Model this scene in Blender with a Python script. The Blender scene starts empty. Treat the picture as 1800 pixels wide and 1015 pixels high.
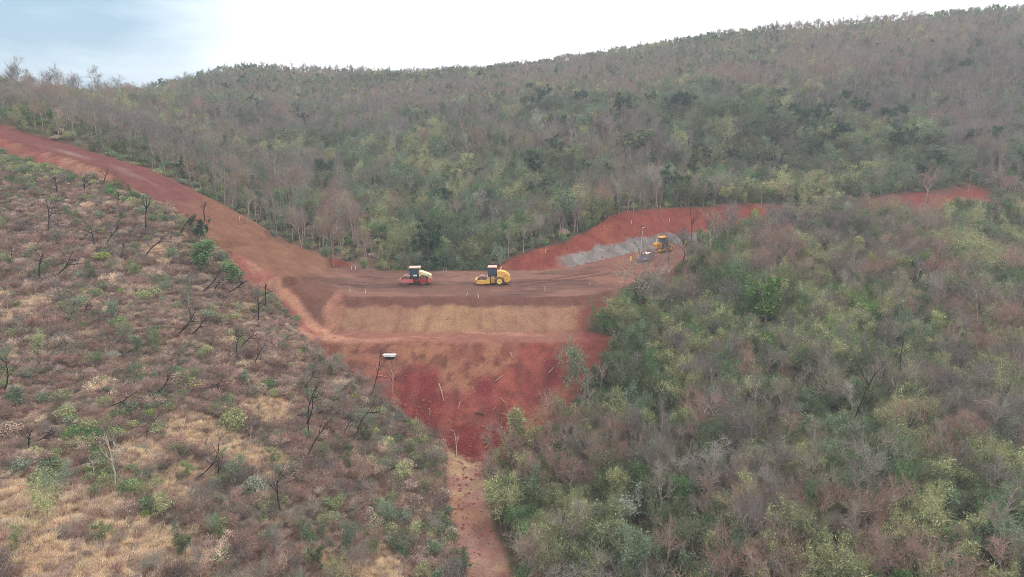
import bpy, bmesh, math, random
import numpy as np
from mathutils import Vector, Matrix, Euler

R = math.radians
sc = bpy.context.scene
COL = sc.collection

# ------------------------------------------------------------------ camera
CAM_H, PITCH, FPX = 24.5, 12.1, 1200.0
cam_d = bpy.data.cameras.new('camera')
cam = bpy.data.objects.new('camera', cam_d)
COL.objects.link(cam)
cam.location = (0, 0, CAM_H)
cam.rotation_euler = (R(90 - PITCH), 0, 0)
cam_d.sensor_width = 36.0
cam_d.lens = 24.0
cam_d.clip_end = 6000
sc.camera = cam

# ------------------------------------------------------------------ sky, sun, exposure
SUN_EL, SUN_AZ = 52.0, 35.0          # azimuth: towards +X from +Y
w = bpy.data.worlds.new('World')
sc.world = w
w.use_nodes = True
nt = w.node_tree
nt.nodes.clear()
wo = nt.nodes.new('ShaderNodeOutputWorld')
bg = nt.nodes.new('ShaderNodeBackground')
bg.inputs['Strength'].default_value = 0.115
sky = nt.nodes.new('ShaderNodeTexSky')
sky.sky_type = 'NISHITA'
sky.sun_disc = False
sky.sun_elevation = R(SUN_EL)
sky.sun_rotation = R(SUN_AZ)
sky.air_density = 1.0
sky.dust_density = 2.5
tc = nt.nodes.new('ShaderNodeTexCoord')
nz = nt.nodes.new('ShaderNodeTexNoise')
nz.inputs['Scale'].default_value = 2.2
nz.inputs['Detail'].default_value = 5
nz.inputs['Roughness'].default_value = 0.55
mp = nt.nodes.new('ShaderNodeMapping')
mp.inputs['Scale'].default_value = (0.8, 0.8, 3.2)
mp.inputs['Location'].default_value = (0.30, 0.2, 0.35)
nt.links.new(tc.outputs['Generated'], mp.inputs['Vector'])
nt.links.new(mp.outputs['Vector'], nz.inputs['Vector'])
# cloud deck: thinner towards the left of the view, thick elsewhere
dp = nt.nodes.new('ShaderNodeVectorMath'); dp.operation = 'DOT_PRODUCT'
dp.inputs[1].default_value = Vector((-0.80, 0.58, 0.12)).normalized()
nt.links.new(tc.outputs['Generated'], dp.inputs[0])
mr = nt.nodes.new('ShaderNodeMapRange')
mr.inputs['From Min'].default_value = 0.70; mr.inputs['From Max'].default_value = 0.91
mr.inputs['To Min'].default_value = 0.62; mr.inputs['To Max'].default_value = -0.12
nt.links.new(dp.outputs['Value'], mr.inputs['Value'])
ad = nt.nodes.new('ShaderNodeMath'); ad.operation = 'ADD'
nt.links.new(mr.outputs['Result'], ad.inputs[0])
nt.links.new(nz.outputs['Fac'], ad.inputs[1])
rp = nt.nodes.new('ShaderNodeValToRGB')
rp.color_ramp.elements[0].position = 0.42; rp.color_ramp.elements[0].color = (0, 0, 0, 1)
rp.color_ramp.elements[1].position = 0.84; rp.color_ramp.elements[1].color = (1, 1, 1, 1)
nt.links.new(ad.outputs[0], rp.inputs['Fac'])
veil = nt.nodes.new('ShaderNodeMix'); veil.data_type = 'RGBA'
veil.inputs['Factor'].default_value = 0.80
veil.inputs['B'].default_value = (2.3, 4.0, 5.1, 1)        # thin high veil
nt.links.new(sky.outputs['Color'], veil.inputs['A'])
mx = nt.nodes.new('ShaderNodeMix'); mx.data_type = 'RGBA'
mx.inputs['B'].default_value = (10.6, 10.8, 11.1, 1)       # overcast cloud
nt.links.new(veil.outputs['Result'], mx.inputs['A'])
nt.links.new(rp.outputs['Color'], mx.inputs['Factor'])
nt.links.new(mx.outputs['Result'], bg.inputs['Color'])
nt.links.new(bg.outputs[0], wo.inputs['Surface'])

sun_d = bpy.data.lights.new('sun', 'SUN')
sun_d.energy = 1.5
sun_d.angle = R(11)
sun_d.color = (1.0, 0.98, 0.95)
sun = bpy.data.objects.new('sun', sun_d)
COL.objects.link(sun)
az, el = R(SUN_AZ), R(SUN_EL)
sdir = Vector((math.sin(az) * math.cos(el), math.cos(az) * math.cos(el), math.sin(el)))
sun.rotation_euler = (-sdir).to_track_quat('-Z', 'Y').to_euler()
sun.location = (60, 60, 150)

sc.view_settings.view_transform = 'Standard'
sc.view_settings.look = 'None'
sc.view_settings.exposure = 0.45
sc.view_settings.gamma = 1.0
sc.view_settings.use_curve_mapping = False
sc.cycles.use_denoising = True
sc.cycles.denoiser = 'OPENIMAGEDENOISE'
sc.cycles.denoising_input_passes = 'RGB_ALBEDO_NORMAL'
sc.cycles.denoising_prefilter = 'NONE'
sc.cycles.max_bounces = 4
sc.cycles.diffuse_bounces = 2
sc.cycles.glossy_bounces = 2
sc.cycles.transmission_bounces = 4
sc.cycles.transparent_max_bounces = 4
sc.cycles.volume_bounces = 0
sc.cycles.use_fast_gi = False
sc.cycles.pixel_filter_type = 'BLACKMAN_HARRIS'
sc.cycles.filter_width = 0.8

# ------------------------------------------------------------------ helpers
PS, PC = math.sin(R(PITCH)), math.cos(R(PITCH))
def lin(r, g, b):
    return tuple(((c / 255) / 12.92 if c / 255 <= 0.04045 else ((c / 255 + 0.055) / 1.055) ** 2.4) for c in (r, g, b))
def ray(px, py):
    u, v = (px - 900) / FPX, (507.5 - py) / FPX
    return np.array([u, PC + v * PS, -PS + v * PC])
def at_y(px, py, Y):
    d = ray(px, py)
    return d * (Y / d[1]) + np.array([0, 0, CAM_H])
def project(x, y, z):
    dz = z - CAM_H
    zc = y * PC - dz * PS
    up = y * PS + dz * PC
    zc = np.maximum(zc, 1e-3)
    return 900 + FPX * x / zc, 507.5 - FPX * up / zc, zc

_rng = np.random.RandomState(7)
_TAB = _rng.rand(256, 256)
def vnoise(x, y, s, off=0):
    x = np.asarray(x, float) / s + off * 17.31; y = np.asarray(y, float) / s + off * 9.77
    xi = np.floor(x).astype(int); yi = np.floor(y).astype(int)
    fx = x - xi; fy = y - yi
    fx = fx * fx * (3 - 2 * fx); fy = fy * fy * (3 - 2 * fy)
    a = _TAB[xi & 255, yi & 255]; b = _TAB[(xi + 1) & 255, yi & 255]
    c = _TAB[xi & 255, (yi + 1) & 255]; d = _TAB[(xi + 1) & 255, (yi + 1) & 255]
    return (a * (1 - fx) + b * fx) * (1 - fy) + (c * (1 - fx) + d * fx) * fy
def fbm(x, y, s, o=4, off=0):
    t = 0; amp = 0.5; tot = 0
    for k in range(o):
        t = t + amp * vnoise(x, y, s / 2 ** k, off + k); tot += amp; amp *= 0.5
    return t / tot
def sstep(a, b, x):
    t = np.clip((x - a) / (b - a), 0, 1)
    return t * t * (3 - 2 * t)

# ------------------------------------------------------------------ terrain function
G = []   # natural ground control points (x, y, z)
def gp(px, py, Y, dz=0):
    p = at_y(px, py, Y); G.append((p[0], p[1], p[2] + dz))
# valley floor and near left slope
G += [(-7, 82, -14.6), (-4.6, 70, -16.6), (-2.8, 58, -18.2), (-1, 40, -21), (-2, 10, -26), (-2, -60, -36),
      (-9, 92, -14), (-11, 104, -13), (-13, 120, -10), (-15, 134, -5)]
gp(0, 1015, 39); gp(0, 650, 70); gp(0, 450, 100); gp(0, 266, 131); gp(400, 700, 72); gp(600, 645, 93, -.5)
gp(700, 900, 65, -1); gp(400, 1015, 47); gp(200, 850, 54); gp(430, 500, 108); gp(330, 385, 118); gp(200, 550, 84)
gp(690, 705, 86, -1); gp(200, 316, 126); gp(300, 500, 97); gp(500, 850, 62); gp(520, 600, 93)
G += [(-60, 20, 2), (-120, 60, 14), (-150, 120, 26), (-50, -60, 0), (-20, 20, -14)]
# near right slope (ground lies under the canopy)
G += [(9, 97, -6.5), (18, 110, -1.5), (27, 101, -5.5), (27, 75, -10.5), (38, 45, -14), (22, 48, -16), (12, 78, -12.5), (8, 60, -16),
      (74, 95, -7.5), (60, 118, -2), (58, 138, 3.5), (90, 135, 2), (110, 120, -3), (36, 128, 0.5), (24, 122, -1),
      (60, 60, -12), (90, 60, -12), (140, 90, -8), (40, 0, -20), (120, 0, -16), (150, -60, -16), (48, 85, -8.5),
      (103, 140, -1), (136, 178, 6)]
# behind the road
G += [(-25, 134, 0.0), (-43, 134, 5.5), (-56, 131, 11.5), (2.4, 135, 3.0), (-4.5, 132, .7), (12, 141, 5.2), (24, 149, 8.3), (40, 159, 9.3),
      (60, 170, 9.4), (98, 179, 10.5), (140, 196, 14), (-7, 139, -1)]
gp(700, 310, 200, -4); gp(700, 215, 280, -4); gp(700, 121, 450, -3); gp(300, 215, 230, -4)
gp(500, 330, 170, -3); gp(235, 163, 330, -3); gp(160, 166, 300, -3); gp(235, 166, 420, -3); gp(160, 170, 420, -3); gp(100, 172, 420, -3); gp(300, 146, 400, -3); gp(100, 160, 230, -3); gp(0, 146, 220, -3); gp(190, 172, 250, -3); gp(450, 111, 420, -2); gp(400, 118, 400, -2); gp(500, 116, 425, -2); gp(560, 121, 450, -3)
gp(850, 380, 165, -5); gp(1000, 260, 215, -4); gp(1000, 99, 430, -4); gp(1200, 62, 430, -4); gp(1300, 210, 240, -4)
gp(1300, 345, 190, -5); gp(1500, 290, 207, -4); gp(1600, 22, 400, -4); gp(1600, 210, 250, -4); gp(1800, 2, 380, -4)
gp(1800, 250, 225, -4); gp(1800, 345, 190, -4); gp(830, 118, 460, -3); gp(910, 110, 450, -3); gp(1400, 35, 415, -4); gp(1900, -4, 370, -4)
gp(640, 120, 455, -3); gp(340, 139, 370, -2)
gp(0, 196, 152, -.5); gp(120, 226, 146, -.5); gp(250, 276, 140, -1)
G += [(-200, 210, 48), (-260, 200, 52), (-260, 120, 40), (-300, 300, 40), (-150, 600, 40), (0, 650, 55), (150, 620, 70), (350, 560, 88), (500, 350, 118),
      (420, 200, 48), (300, 150, 14), (-400, 500, 30), (0, 1000, 40), (-500, 1000, 40), (500, 1000, 60), (-600, 0, 60), (600, 0, 10),
      (0, -300, -40), (900, 600, 80), (-900, 600, 50)]
G = np.array(G, float)
_C = 12.0
def _phi(r2): return np.sqrt(r2 + _C * _C)
def _fit():
    n = len(G)
    D2 = ((G[:, None, :2] - G[None, :, :2]) ** 2).sum(-1)
    A = np.zeros((n + 3, n + 3))
    A[:n, :n] = _phi(D2) - 0.4 * np.eye(n)
    A[:n, n] = 1; A[:n, n + 1:] = G[:, :2] / 100; A[n, :n] = 1; A[n + 1:, :n] = G[:, :2].T / 100
    b = np.zeros(n + 3); b[:n] = G[:, 2]
    return np.linalg.solve(A, b)
_W = _fit()
def natural(x, y):
    x = np.asarray(x, float); y = np.asarray(y, float)
    sh = x.shape; x = x.ravel(); y = y.ravel()
    out = np.empty_like(x)
    for i in range(0, len(x), 20000):
        xs, ys = x[i:i + 20000], y[i:i + 20000]
        r2 = (xs[:, None] - G[None, :, 0]) ** 2 + (ys[:, None] - G[None, :, 1]) ** 2
        out[i:i + 20000] = _phi(r2) @ _W[:len(G)] + _W[len(G)] + xs / 100 * _W[-2] + ys / 100 * _W[-1]
    dist = np.hypot(x, y)
    out += (fbm(x, y, 34, 3, 3) - .5) * 2.6 * sstep(110, 220, dist) + (fbm(x, y, 90, 3, 5) - .5) * 6 * sstep(200, 320, dist)
    out += (fbm(x, y, 7, 3, 9) - .5) * 0.7
    return out.reshape(sh)

# road alignment: x, y, z, half width
ROAD = np.array([(-260, 186, 44, 4.2), (-150, 150, 36, 4.2), (-104, 138.5, 27.4, 4.4), (-73, 130.5, 19.8, 4.6), (-57, 125, 12.9, 6.0), (-46, 121.5, 6.6, 8.0),
                 (-33, 119.5, 1.0, 10.5), (-24, 119.5, 0, 11.5), (7, 119.5, 0, 11.5), (17, 125, .2, 9.5), (31, 139.5, 1.6, 6.5),
                 (54, 153, 3.6, 5.5), (98, 169, 6.0, 5.5), (160, 188, 9, 5.5), (300, 210, 12, 5.5)], float)
def road_at(x, y):
    """signed distance outside the road edge, road level, side (+1 camera side), station"""
    x = np.asarray(x, float); y = np.asarray(y, float)
    best = np.full(x.shape, 1e9); rz = np.zeros(x.shape); side = np.zeros(x.shape); st = np.zeros(x.shape)
    s0 = 0
    for a, b in zip(ROAD[:-1], ROAD[1:]):
        ex, ey = b[0] - a[0], b[1] - a[1]; L2 = ex * ex + ey * ey; L = math.sqrt(L2)
        t = np.clip(((x - a[0]) * ex + (y - a[1]) * ey) / L2, 0, 1)
        qx, qy = a[0] + t * ex, a[1] + t * ey
        d = np.hypot(x - qx, y - qy) - (a[3] + t * (b[3] - a[3]))
        m = d < best
        best = np.where(m, d, best); rz = np.where(m, a[2] + t * (b[2] - a[2]), rz)
        cr = ex * (y - qy) - ey * (x - qx)
        side = np.where(m, np.where(cr < 0, 1, -1), side); st = np.where(m, s0 + t * L, st)
        s0 += L
    return best, rz, side, st
def fill_drop(d):
    # slope 1:1.6, bench 4 m wide 4.2 m down, slope on
    return np.where(d < 6.7, d / 1.6, np.where(d < 10.8, 4.19 + (d - 6.7) * .04, 4.35 + (d - 10.8) / 1.6))
def terrain_parts(x, y):
    N = natural(x, y)
    d, rz, side, st = road_at(x, y)
    wob = (fbm(x, y, 5, 3, 21) - .5) * 1.2
    dd = np.maximum(d, 0)
    lo = rz - np.where((x < -47) & (side > 0), dd * 1.6, fill_drop(dd))
    hi = rz + np.maximum(dd + wob * (dd > 0) * np.minimum(dd, 1), 0) * np.where(x > -10, 0.85, 1.0)
    H = np.clip(N, lo, hi)
    return N, H, d, rz, side
TRAIL = [(-6.6, 82), (-5.4, 74), (-3.7, 66), (-2.2, 58), (-.3, 46), (-2, 20), (-2, -20)]
def trail_d(x, y):
    best = np.full(np.shape(x), 1e9)
    for a, b in zip(TRAIL[:-1], TRAIL[1:]):
        ex, ey = b[0] - a[0], b[1] - a[1]
        t = np.clip(((x - a[0]) * ex + (y - a[1]) * ey) / (ex * ex + ey * ey), 0, 1)
        best = np.minimum(best, np.hypot(x - a[0] - t * ex, y - a[1] - t * ey))
    return best - 2.25 + (vnoise(x, y, 4, 30) - .5) * 1.0
def height(x, y):
    x = np.asarray(x, float); y = np.asarray(y, float)
    N, H, d, rz, side = terrain_parts(x, y)
    soil = np.abs(H - N) > 0.03
    rough = (fbm(x, y, 1.6, 3, 40) - .5)
    amp = np.where(d < 0, 0.10, 0.34)
    front = (d > 0) & soil & (side > 0) & (H > N)
    rill = (vnoise(x + 1.2 * vnoise(x, y, 3, 45), y * .25, 1.3, 46) - .5) * .36 * sstep(10.5, 14, d) + (vnoise(x, y * .12, .8, 75) - .5) * .10
    cutr = (d > 0) & soil & (H < N)
    H = H + np.where(front, rill, 0) + np.where(cutr, (fbm(x, y, 2.2, 4, 47) - .5) * 1.1 * sstep(0, 1.5, d), 0)
    H = H + rough * np.where(soil | (d < 0), amp, 0.35)
    return H
def hit(px, py, far=700):
    d = ray(px, py)
    t = np.concatenate([np.arange(20, 260, .4), np.arange(260, far, 2.0)])
    P = d[None, :] * (t / d[1])[:, None] + np.array([0, 0, CAM_H])
    h = height(P[:, 0], P[:, 1])
    k = np.nonzero(P[:, 2] < h)[0]
    if len(k) == 0: return None
    k = k[0]
    a, b = max(k - 1, 0), k
    ga, gb = P[a, 2] - h[a], P[b, 2] - h[b]
    f = ga / (ga - gb) if ga != gb else 0
    q = P[a] + (P[b] - P[a]) * f
    return np.array([q[0], q[1], float(height(q[0:1], q[1:2])[0])])
def hz(x, y): return float(height(np.array([x]), np.array([y]))[0])

CLEARINGS = [hit(px, py) for px, py in ((60, 900), (160, 880), (230, 940), (100, 980), (370, 765), (420, 790), (470, 720), (330, 750), (20, 870), (470, 810), (300, 960), (180, 1000), (20, 940), (10, 560), (60, 530), (250, 800))]
def open_grass(x, y):
    v = fbm(x, y, 9, 3, 91) * .78
    for c in CLEARINGS:
        if c is not None: v = np.maximum(v, .86 - .1 * np.hypot(x - c[0], y - c[1]) / 1.0)
    return v

# ------------------------------------------------------------------ materials
def new_mat(name):
    m = bpy.data.materials.new(name); m.use_nodes = True
    n = m.node_tree.nodes
    return m, n, m.node_tree.links, n['Principled BSDF']
def paint(name, col, rough=.5, metal=0, dirt=.35, dirtcol=lin(150, 105, 90), spec=.4):
    m, n, l, b = new_mat(name)
    t = n.new('ShaderNodeTexNoise'); t.inputs['Scale'].default_value = 2.2; t.inputs['Detail'].default_value = 6
    tcn = n.new('ShaderNodeTexCoord'); l.new(tcn.outputs['Object'], t.inputs['Vector'])
    r = n.new('ShaderNodeMapRange'); r.inputs['From Min'].default_value = .42; r.inputs['From Max'].default_value = .72
    r.inputs['To Max'].default_value = dirt
    l.new(t.outputs['Fac'], r.inputs['Value'])
    x = n.new('ShaderNodeMix'); x.data_type = 'RGBA'
    x.inputs['A'].default_value = (*col, 1); x.inputs['B'].default_value = (*dirtcol, 1)
    l.new(r.outputs['Result'], x.inputs['Factor']); l.new(x.outputs['Result'], b.inputs['Base Color'])
    b.inputs['Roughness'].default_value = rough; b.inputs['Metallic'].default_value = metal
    b.inputs['Specular IOR Level'].default_value = spec
    return m
def glass(name, col):
    m, n, l, b = new_mat(name)
    b.inputs['Base Color'].default_value = (*col, 1); b.inputs['Roughness'].default_value = .08
    b.inputs['Specular IOR Level'].default_value = .8
    b.inputs['Transmission Weight'].default_value = .35
    return m
def soil_mat():
    m, n, l, b = new_mat('bare_soil')
    a = n.new('ShaderNodeAttribute'); a.attribute_name = 'soil'
    geo = n.new('ShaderNodeNewGeometry')
    t1 = n.new('ShaderNodeTexNoise'); t1.inputs['Scale'].default_value = .55; t1.inputs['Detail'].default_value = 8; t1.inputs['Roughness'].default_value = .62
    l.new(geo.outputs['Position'], t1.inputs['Vector'])
    t2 = n.new('ShaderNodeTexNoise'); t2.inputs['Scale'].default_value = 4.2; t2.inputs['Detail'].default_value = 8; t2.inputs['Roughness'].default_value = .7
    l.new(geo.outputs['Position'], t2.inputs['Vector'])
    r = n.new('ShaderNodeMapRange'); r.inputs['From Min'].default_value = .25; r.inputs['From Max'].default_value = .75
    r.inputs['To Min'].default_value = .72; r.inputs['To Max'].default_value = 1.28
    l.new(t1.outputs['Fac'], r.inputs['Value'])
    r2 = n.new('ShaderNodeMapRange'); r2.inputs['From Min'].default_value = .3; r2.inputs['From Max'].default_value = .7
    r2.inputs['To Min'].default_value = .66; r2.inputs['To Max'].default_value = 1.34
    l.new(t2.outputs['Fac'], r2.inputs['Value'])
    k = n.new('ShaderNodeMath'); k.operation = 'MULTIPLY'
    l.new(r.outputs['Result'], k.inputs[0]); l.new(r2.outputs['Result'], k.inputs[1])
    v = n.new('ShaderNodeVectorMath'); v.operation = 'SCALE'
    l.new(a.outputs['Color'], v.inputs[0]); l.new(k.outputs[0], v.inputs['Scale'])
    l.new(v.outputs['Vector'], b.inputs['Base Color'])
    b.inputs['Roughness'].default_value = .95; b.inputs['Specular IOR Level'].default_value = .1
    bp = n.new('ShaderNodeBump'); bp.inputs['Strength'].default_value = .8; bp.inputs['Distance'].default_value = .2
    l.new(t2.outputs['Fac'], bp.inputs['Height']); l.new(bp.outputs['Normal'], b.inputs['Normal'])
    return m
def bark(name, c1, c2):
    m, n, l, b = new_mat(name)
    t = n.new('ShaderNodeTexNoise'); t.inputs['Scale'].default_value = 3; t.inputs['Detail'].default_value = 4
    g = n.new('ShaderNodeNewGeometry'); l.new(g.outputs['Position'], t.inputs['Vector'])
    x = n.new('ShaderNodeMix'); x.data_type = 'RGBA'
    x.inputs['A'].default_value = (*c1, 1); x.inputs['B'].default_value = (*c2, 1)
    r = n.new('ShaderNodeMapRange'); r.inputs['From Min'].default_value = .35; r.inputs['From Max'].default_value = .65
    l.new(t.outputs['Fac'], r.inputs['Value']); l.new(r.outputs['Result'], x.inputs['Factor'])
    l.new(x.outputs['Result'], b.inputs['Base Color'])
    b.inputs['Roughness'].default_value = .9; b.inputs['Specular IOR Level'].default_value = .15
    return m
def crown_mat(name, trans=.2):
    m = bpy.data.materials.new(name); m.use_nodes = True
    n = m.node_tree.nodes; l = m.node_tree.links; n.clear()
    o = n.new('ShaderNodeOutputMaterial')
    a = n.new('ShaderNodeAttribute'); a.attribute_type = 'INSTANCER'; a.attribute_name = 'tint'
    s = n.new('ShaderNodeAttribute'); s.attribute_name = 'shade'
    r = n.new('ShaderNodeMapRange'); r.inputs['To Min'].default_value = .6; r.inputs['To Max'].default_value = 1.4
    l.new(s.outputs['Fac'], r.inputs['Value'])
    v = n.new('ShaderNodeVectorMath'); v.operation = 'SCALE'
    l.new(a.outputs['Vector'], v.inputs[0]); l.new(r.outputs['Result'], v.inputs['Scale'])
    d = n.new('ShaderNodeBsdfDiffuse'); tr = n.new('ShaderNodeBsdfTranslucent')
    l.new(v.outputs['Vector'], d.inputs['Color']); l.new(v.outputs['Vector'], tr.inputs['Color'])
    mx = n.new('ShaderNodeMixShader'); mx.inputs['Fac'].default_value = trans
    l.new(d.outputs[0], mx.inputs[1]); l.new(tr.outputs[0], mx.inputs[2]); l.new(mx.outputs[0], o.inputs['Surface'])
    return m
M_SOIL = soil_mat()
M_BARK = bark('grey_brown_bark', lin(112, 98, 90), lin(170, 156, 144))
M_CHAR = bark('charred_bark', lin(38, 32, 32), lin(66, 56, 54))
M_TRUNK = bark('pale_grey_bark', lin(136, 124, 114), lin(172, 160, 148))
M_PALE = bark('pale_dead_wood', lin(176, 162, 150), lin(206, 194, 182))
M_TWIG = crown_mat('dry_twigs', .1)
M_LEAF = crown_mat('leaves', .15)

# ------------------------------------------------------------------ terrain meshes
def axis(fine0, fine1, step, lo, hi):
    a = list(np.arange(fine0, fine1 + 1e-6, step))
    s, p = step, fine0
    left = []
    while p > lo:
        s = min(s * 1.09, 14); p -= s; left.append(p)
    s, p = step, a[-1]
    while p < hi:
        s = min(s * 1.09, 14); p += s; a.append(p)
    return np.array(left[::-1] + a)
XS = axis(-66, 50, .36, -900, 900)
YS = axis(46, 156, .36, -320, 1100)
GX, GY = np.meshgrid(XS, YS)
N_, H_, D_, RZ_, SIDE_ = terrain_parts(GX, GY)
SOILM = np.abs(H_ - N_)
Z_ = height(GX, GY)

def mixc(c, c2, m):
    return c * (1 - m[..., None]) + np.array(c2) * m[..., None]
def poly_mask(pix, soft=.7, noise=1.4, off=0):
    """soft mask of a patch of ground whose outline is given by points on it"""
    P = [hit(*p) for p in pix]; P = np.array([p[:2] for p in P if p is not None])
    x0, y0 = P.min(0) - 4; x1, y1 = P.max(0) + 4
    sel = (GX > x0) & (GX < x1) & (GY > y0) & (GY < y1)
    x, y = GX[sel], GY[sel]
    x = x + (fbm(x, y, 2.6, 4, 110 + off) - .5) * 2 * noise; y = y + (fbm(GX[sel], y, 2.6, 4, 120 + off) - .5) * 2 * noise
    inside = np.zeros(x.shape, bool); dist = np.full(x.shape, 1e9)
    for a, c in zip(P, np.roll(P, -1, 0)):
        cr = ((a[1] > y) != (c[1] > y)) & (x < (c[0] - a[0]) * (y - a[1]) / (c[1] - a[1] + 1e-12) + a[0])
        inside ^= cr
        e = c - a; t = np.clip(((x - a[0]) * e[0] + (y - a[1]) * e[1]) / (e @ e + 1e-9), 0, 1)
        dist = np.minimum(dist, np.hypot(x - a[0] - t * e[0], y - a[1] - t * e[1]))
    m = np.zeros(GX.shape); m[sel] = sstep(-soft, soft, np.where(inside, dist, -dist))
    return m
def soil_colours():
    x, y, z, d = GX, GY, Z_, D_
    n1 = fbm(x, y, 14, 4, 51); n2 = fbm(x, y, 3.2, 4, 52); n3 = fbm(x, y, 40, 3, 53)
    # forest floor / dry grass
    c = np.zeros(x.shape + (3,)) + np.array(lin(96, 82, 68))
    left = sstep(2, -10, x - (-7 + (y - 80) * -0.05)) * sstep(140, 125, y)
    c = mixc(c, lin(140, 110, 96), left)
    c = mixc(c, lin(160, 122, 98), left * sstep(.55, .68, n1))
    c = mixc(c, lin(118, 80, 68), left * sstep(.52, .62, n2) * .7)
    c = mixc(c, lin(196, 160, 122), left * sstep(.56, .70, open_grass(x, y)) * .9)
    # trail
    td = trail_d(x, y)
    tm = sstep(.5, -.5, td + (n2 - .5) * 1.6) * (y < 84)
    c = mixc(c, lin(162, 120, 110), tm)
    c = mixc(c, lin(180, 148, 112), tm * sstep(.45, .62, fbm(x, y, 2.6, 3, 60)) * .7)
    c = mixc(c, lin(146, 88, 78), tm * sstep(.55, .68, fbm(x, y, 5, 3, 61)) * .5)
    soil = np.clip(np.maximum(sstep(.02, .25, SOILM + (n2 - .5) * .1), (d < 0) * 1.0), 0, 1)
    s = np.zeros_like(c) + np.array(lin(134, 78, 68))
    # running surface
    road = sstep(.4, -.4, d)
    streak = fbm(x * .22, y, 2.4, 4, 70)
    s = mixc(s, lin(120, 84, 74), road)
    s = mixc(s, lin(96, 66, 62), road * sstep(.50, .62, streak) * .75)
    s = mixc(s, lin(146, 102, 90), road * sstep(.54, .66, fbm(x * .3, y, 3.5, 4, 71)) * .7)
    far = road * sstep(-40, -62, x)
    s = mixc(s, lin(118, 66, 64), far)
    s = mixc(s, lin(140, 112, 108), far * sstep(1.5, 3.5, -d) * (SIDE_ > 0) * sstep(.4, .6, n1) * .8)
    ramp = road * sstep(-30, -40, x) * sstep(-62, -54, x)
    s = mixc(s, lin(134, 92, 70), ramp * .9)
    s = mixc(s, lin(126, 82, 66), ramp * sstep(.45, .6, n2) * .6)
    rr = road * sstep(12, 22, x)
    s = mixc(s, lin(150, 96, 84), rr * .7)
    # front fill
    front = (SIDE_ > 0) & (d > 0) & (H_ > N_ - .05)
    f = front * 1.0
    body = sstep(-33, -25, x + (n2 - .5) * 4) * sstep(13, 7, x + (n1 - .5) * 6)
    s = mixc(s, lin(116, 76, 68), f * sstep(2.6, 1.8, d + (n2 - .5) * .3) * sstep(-34, -27, x))
    n5 = fbm(x, y, 1.3, 3, 84)
    tan = f * sstep(1.7, 2.5, d + (n2 - .5) * 1.4 + (n5 - .5) * .8) * sstep(7.3, 6.0, d + (n5 - .5) * 1.6) * body
    teeth = vnoise(x, y * .12, .8, 75)
    s = mixc(s, lin(156, 114, 94), tan)
    s = mixc(s, lin(164, 124, 96), tan * sstep(.48, .6, fbm(x, y * .3, 6, 3, 76)))
    s = mixc(s, lin(140, 92, 76), tan * sstep(.6, .85, teeth) * .55)
    bench = f * sstep(6.4, 7.0, d) * sstep(11.4, 10.8, d) * sstep(-36, -28, x)
    s = mixc(s, lin(150, 98, 86), bench * .8)
    s = mixc(s, lin(172, 120, 104), bench * sstep(.5, .62, fbm(x * .15, y, 1.2, 3, 77)) * .8)
    low = f * sstep(10.8, 11.4, d)
    s = mixc(s, lin(150, 98, 82), low)
    s = mixc(s, lin(154, 104, 82), low * sstep(.47, .6, fbm(x, y * .5, 6, 3, 78)) * sstep(-26, -18, x) * .9)
    red = low * np.clip(poly_mask([(650, 700), (662, 658), (705, 645), (745, 640), (768, 660), (776, 690), (803, 704), (825, 694), (832, 672), (870, 662), (900, 640), (925, 605), (960, 585), (1060, 565), (1060, 600), (990, 670), (930, 730), (890, 800), (855, 815), (790, 800), (740, 770), (700, 740)], .8, 1.3)
                        + .9 * sstep(-13.2, -14, z), 0, 1)
    tong = low * poly_mask([(700, 602), (870, 602), (850, 660), (826, 694), (805, 700), (788, 668), (758, 640), (715, 640)], .8, 1.2, 3)
    s = mixc(s, lin(158, 106, 82), tong * .75)
    s = mixc(s, lin(126, 50, 52), red)
    s = mixc(s, lin(154, 80, 68), red * sstep(.5, .64, n2) * .7)
    s = mixc(s, lin(108, 50, 50), low * sstep(.54, .62, fbm(x, y * .6, 2.4, 4, 86)) * sstep(-14, -4, x) * .6)
    s = mixc(s, lin(104, 56, 52), low * sstep(.55, .64, fbm(x, y, 1.1, 4, 87)) * .65)
    s = mixc(s, lin(166, 98, 84), low * sstep(.58, .68, vnoise(x + vnoise(x, y, 3, 45), y * .3, 1.6, 88)) * .22)
    rside = f * sstep(7, 13, x + (n1 - .5) * 7) * sstep(1.5, 3, d)
    s = mixc(s, lin(132, 66, 62), rside * .85)
    ls = f * sstep(-26, -31, x + (n2 - .5) * 2)
    s = mixc(s, lin(158, 92, 84), ls * .9)
    s = mixc(s, lin(182, 134, 112), ls * sstep(.52, .66, fbm(x + y * .9, (x - y) * .2, 3, 3, 80)) * .8)
    wedge = poly_mask([(478, 492), (560, 492), (600, 508), (574, 536), (566, 550), (574, 586), (558, 578), (528, 534), (505, 506)], .4, .5, 5)
    s = mixc(s, lin(112, 74, 64), wedge * .9)
    strip = poly_mask([(446, 498), (478, 494), (497, 503), (522, 524), (548, 556), (578, 586), (604, 592), (590, 602), (562, 592), (532, 562), (500, 530)], .4, .5, 6)
    s = mixc(s, lin(186, 134, 110), strip * .85)
    # cut bank
    cut = ((d > 0) & (H_ < N_ + .02)) * 1.0
    s = mixc(s, lin(146, 72, 62), cut)
    s = mixc(s, lin(164, 92, 66), cut * sstep(.5, .65, fbm(x, y, 7, 3, 81)) * .7)
    hgt = z - RZ_
    grey = cut * sstep(2.5, 2.0, hgt + (fbm(x, y, 4, 4, 82) - .5) * 2.2 + .03 * np.abs(x - 22)) * sstep(9, 13, x + (n2 - .5) * 4) * sstep(56, 48, x)
    s = mixc(s, lin(146, 138, 138), grey)
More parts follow.
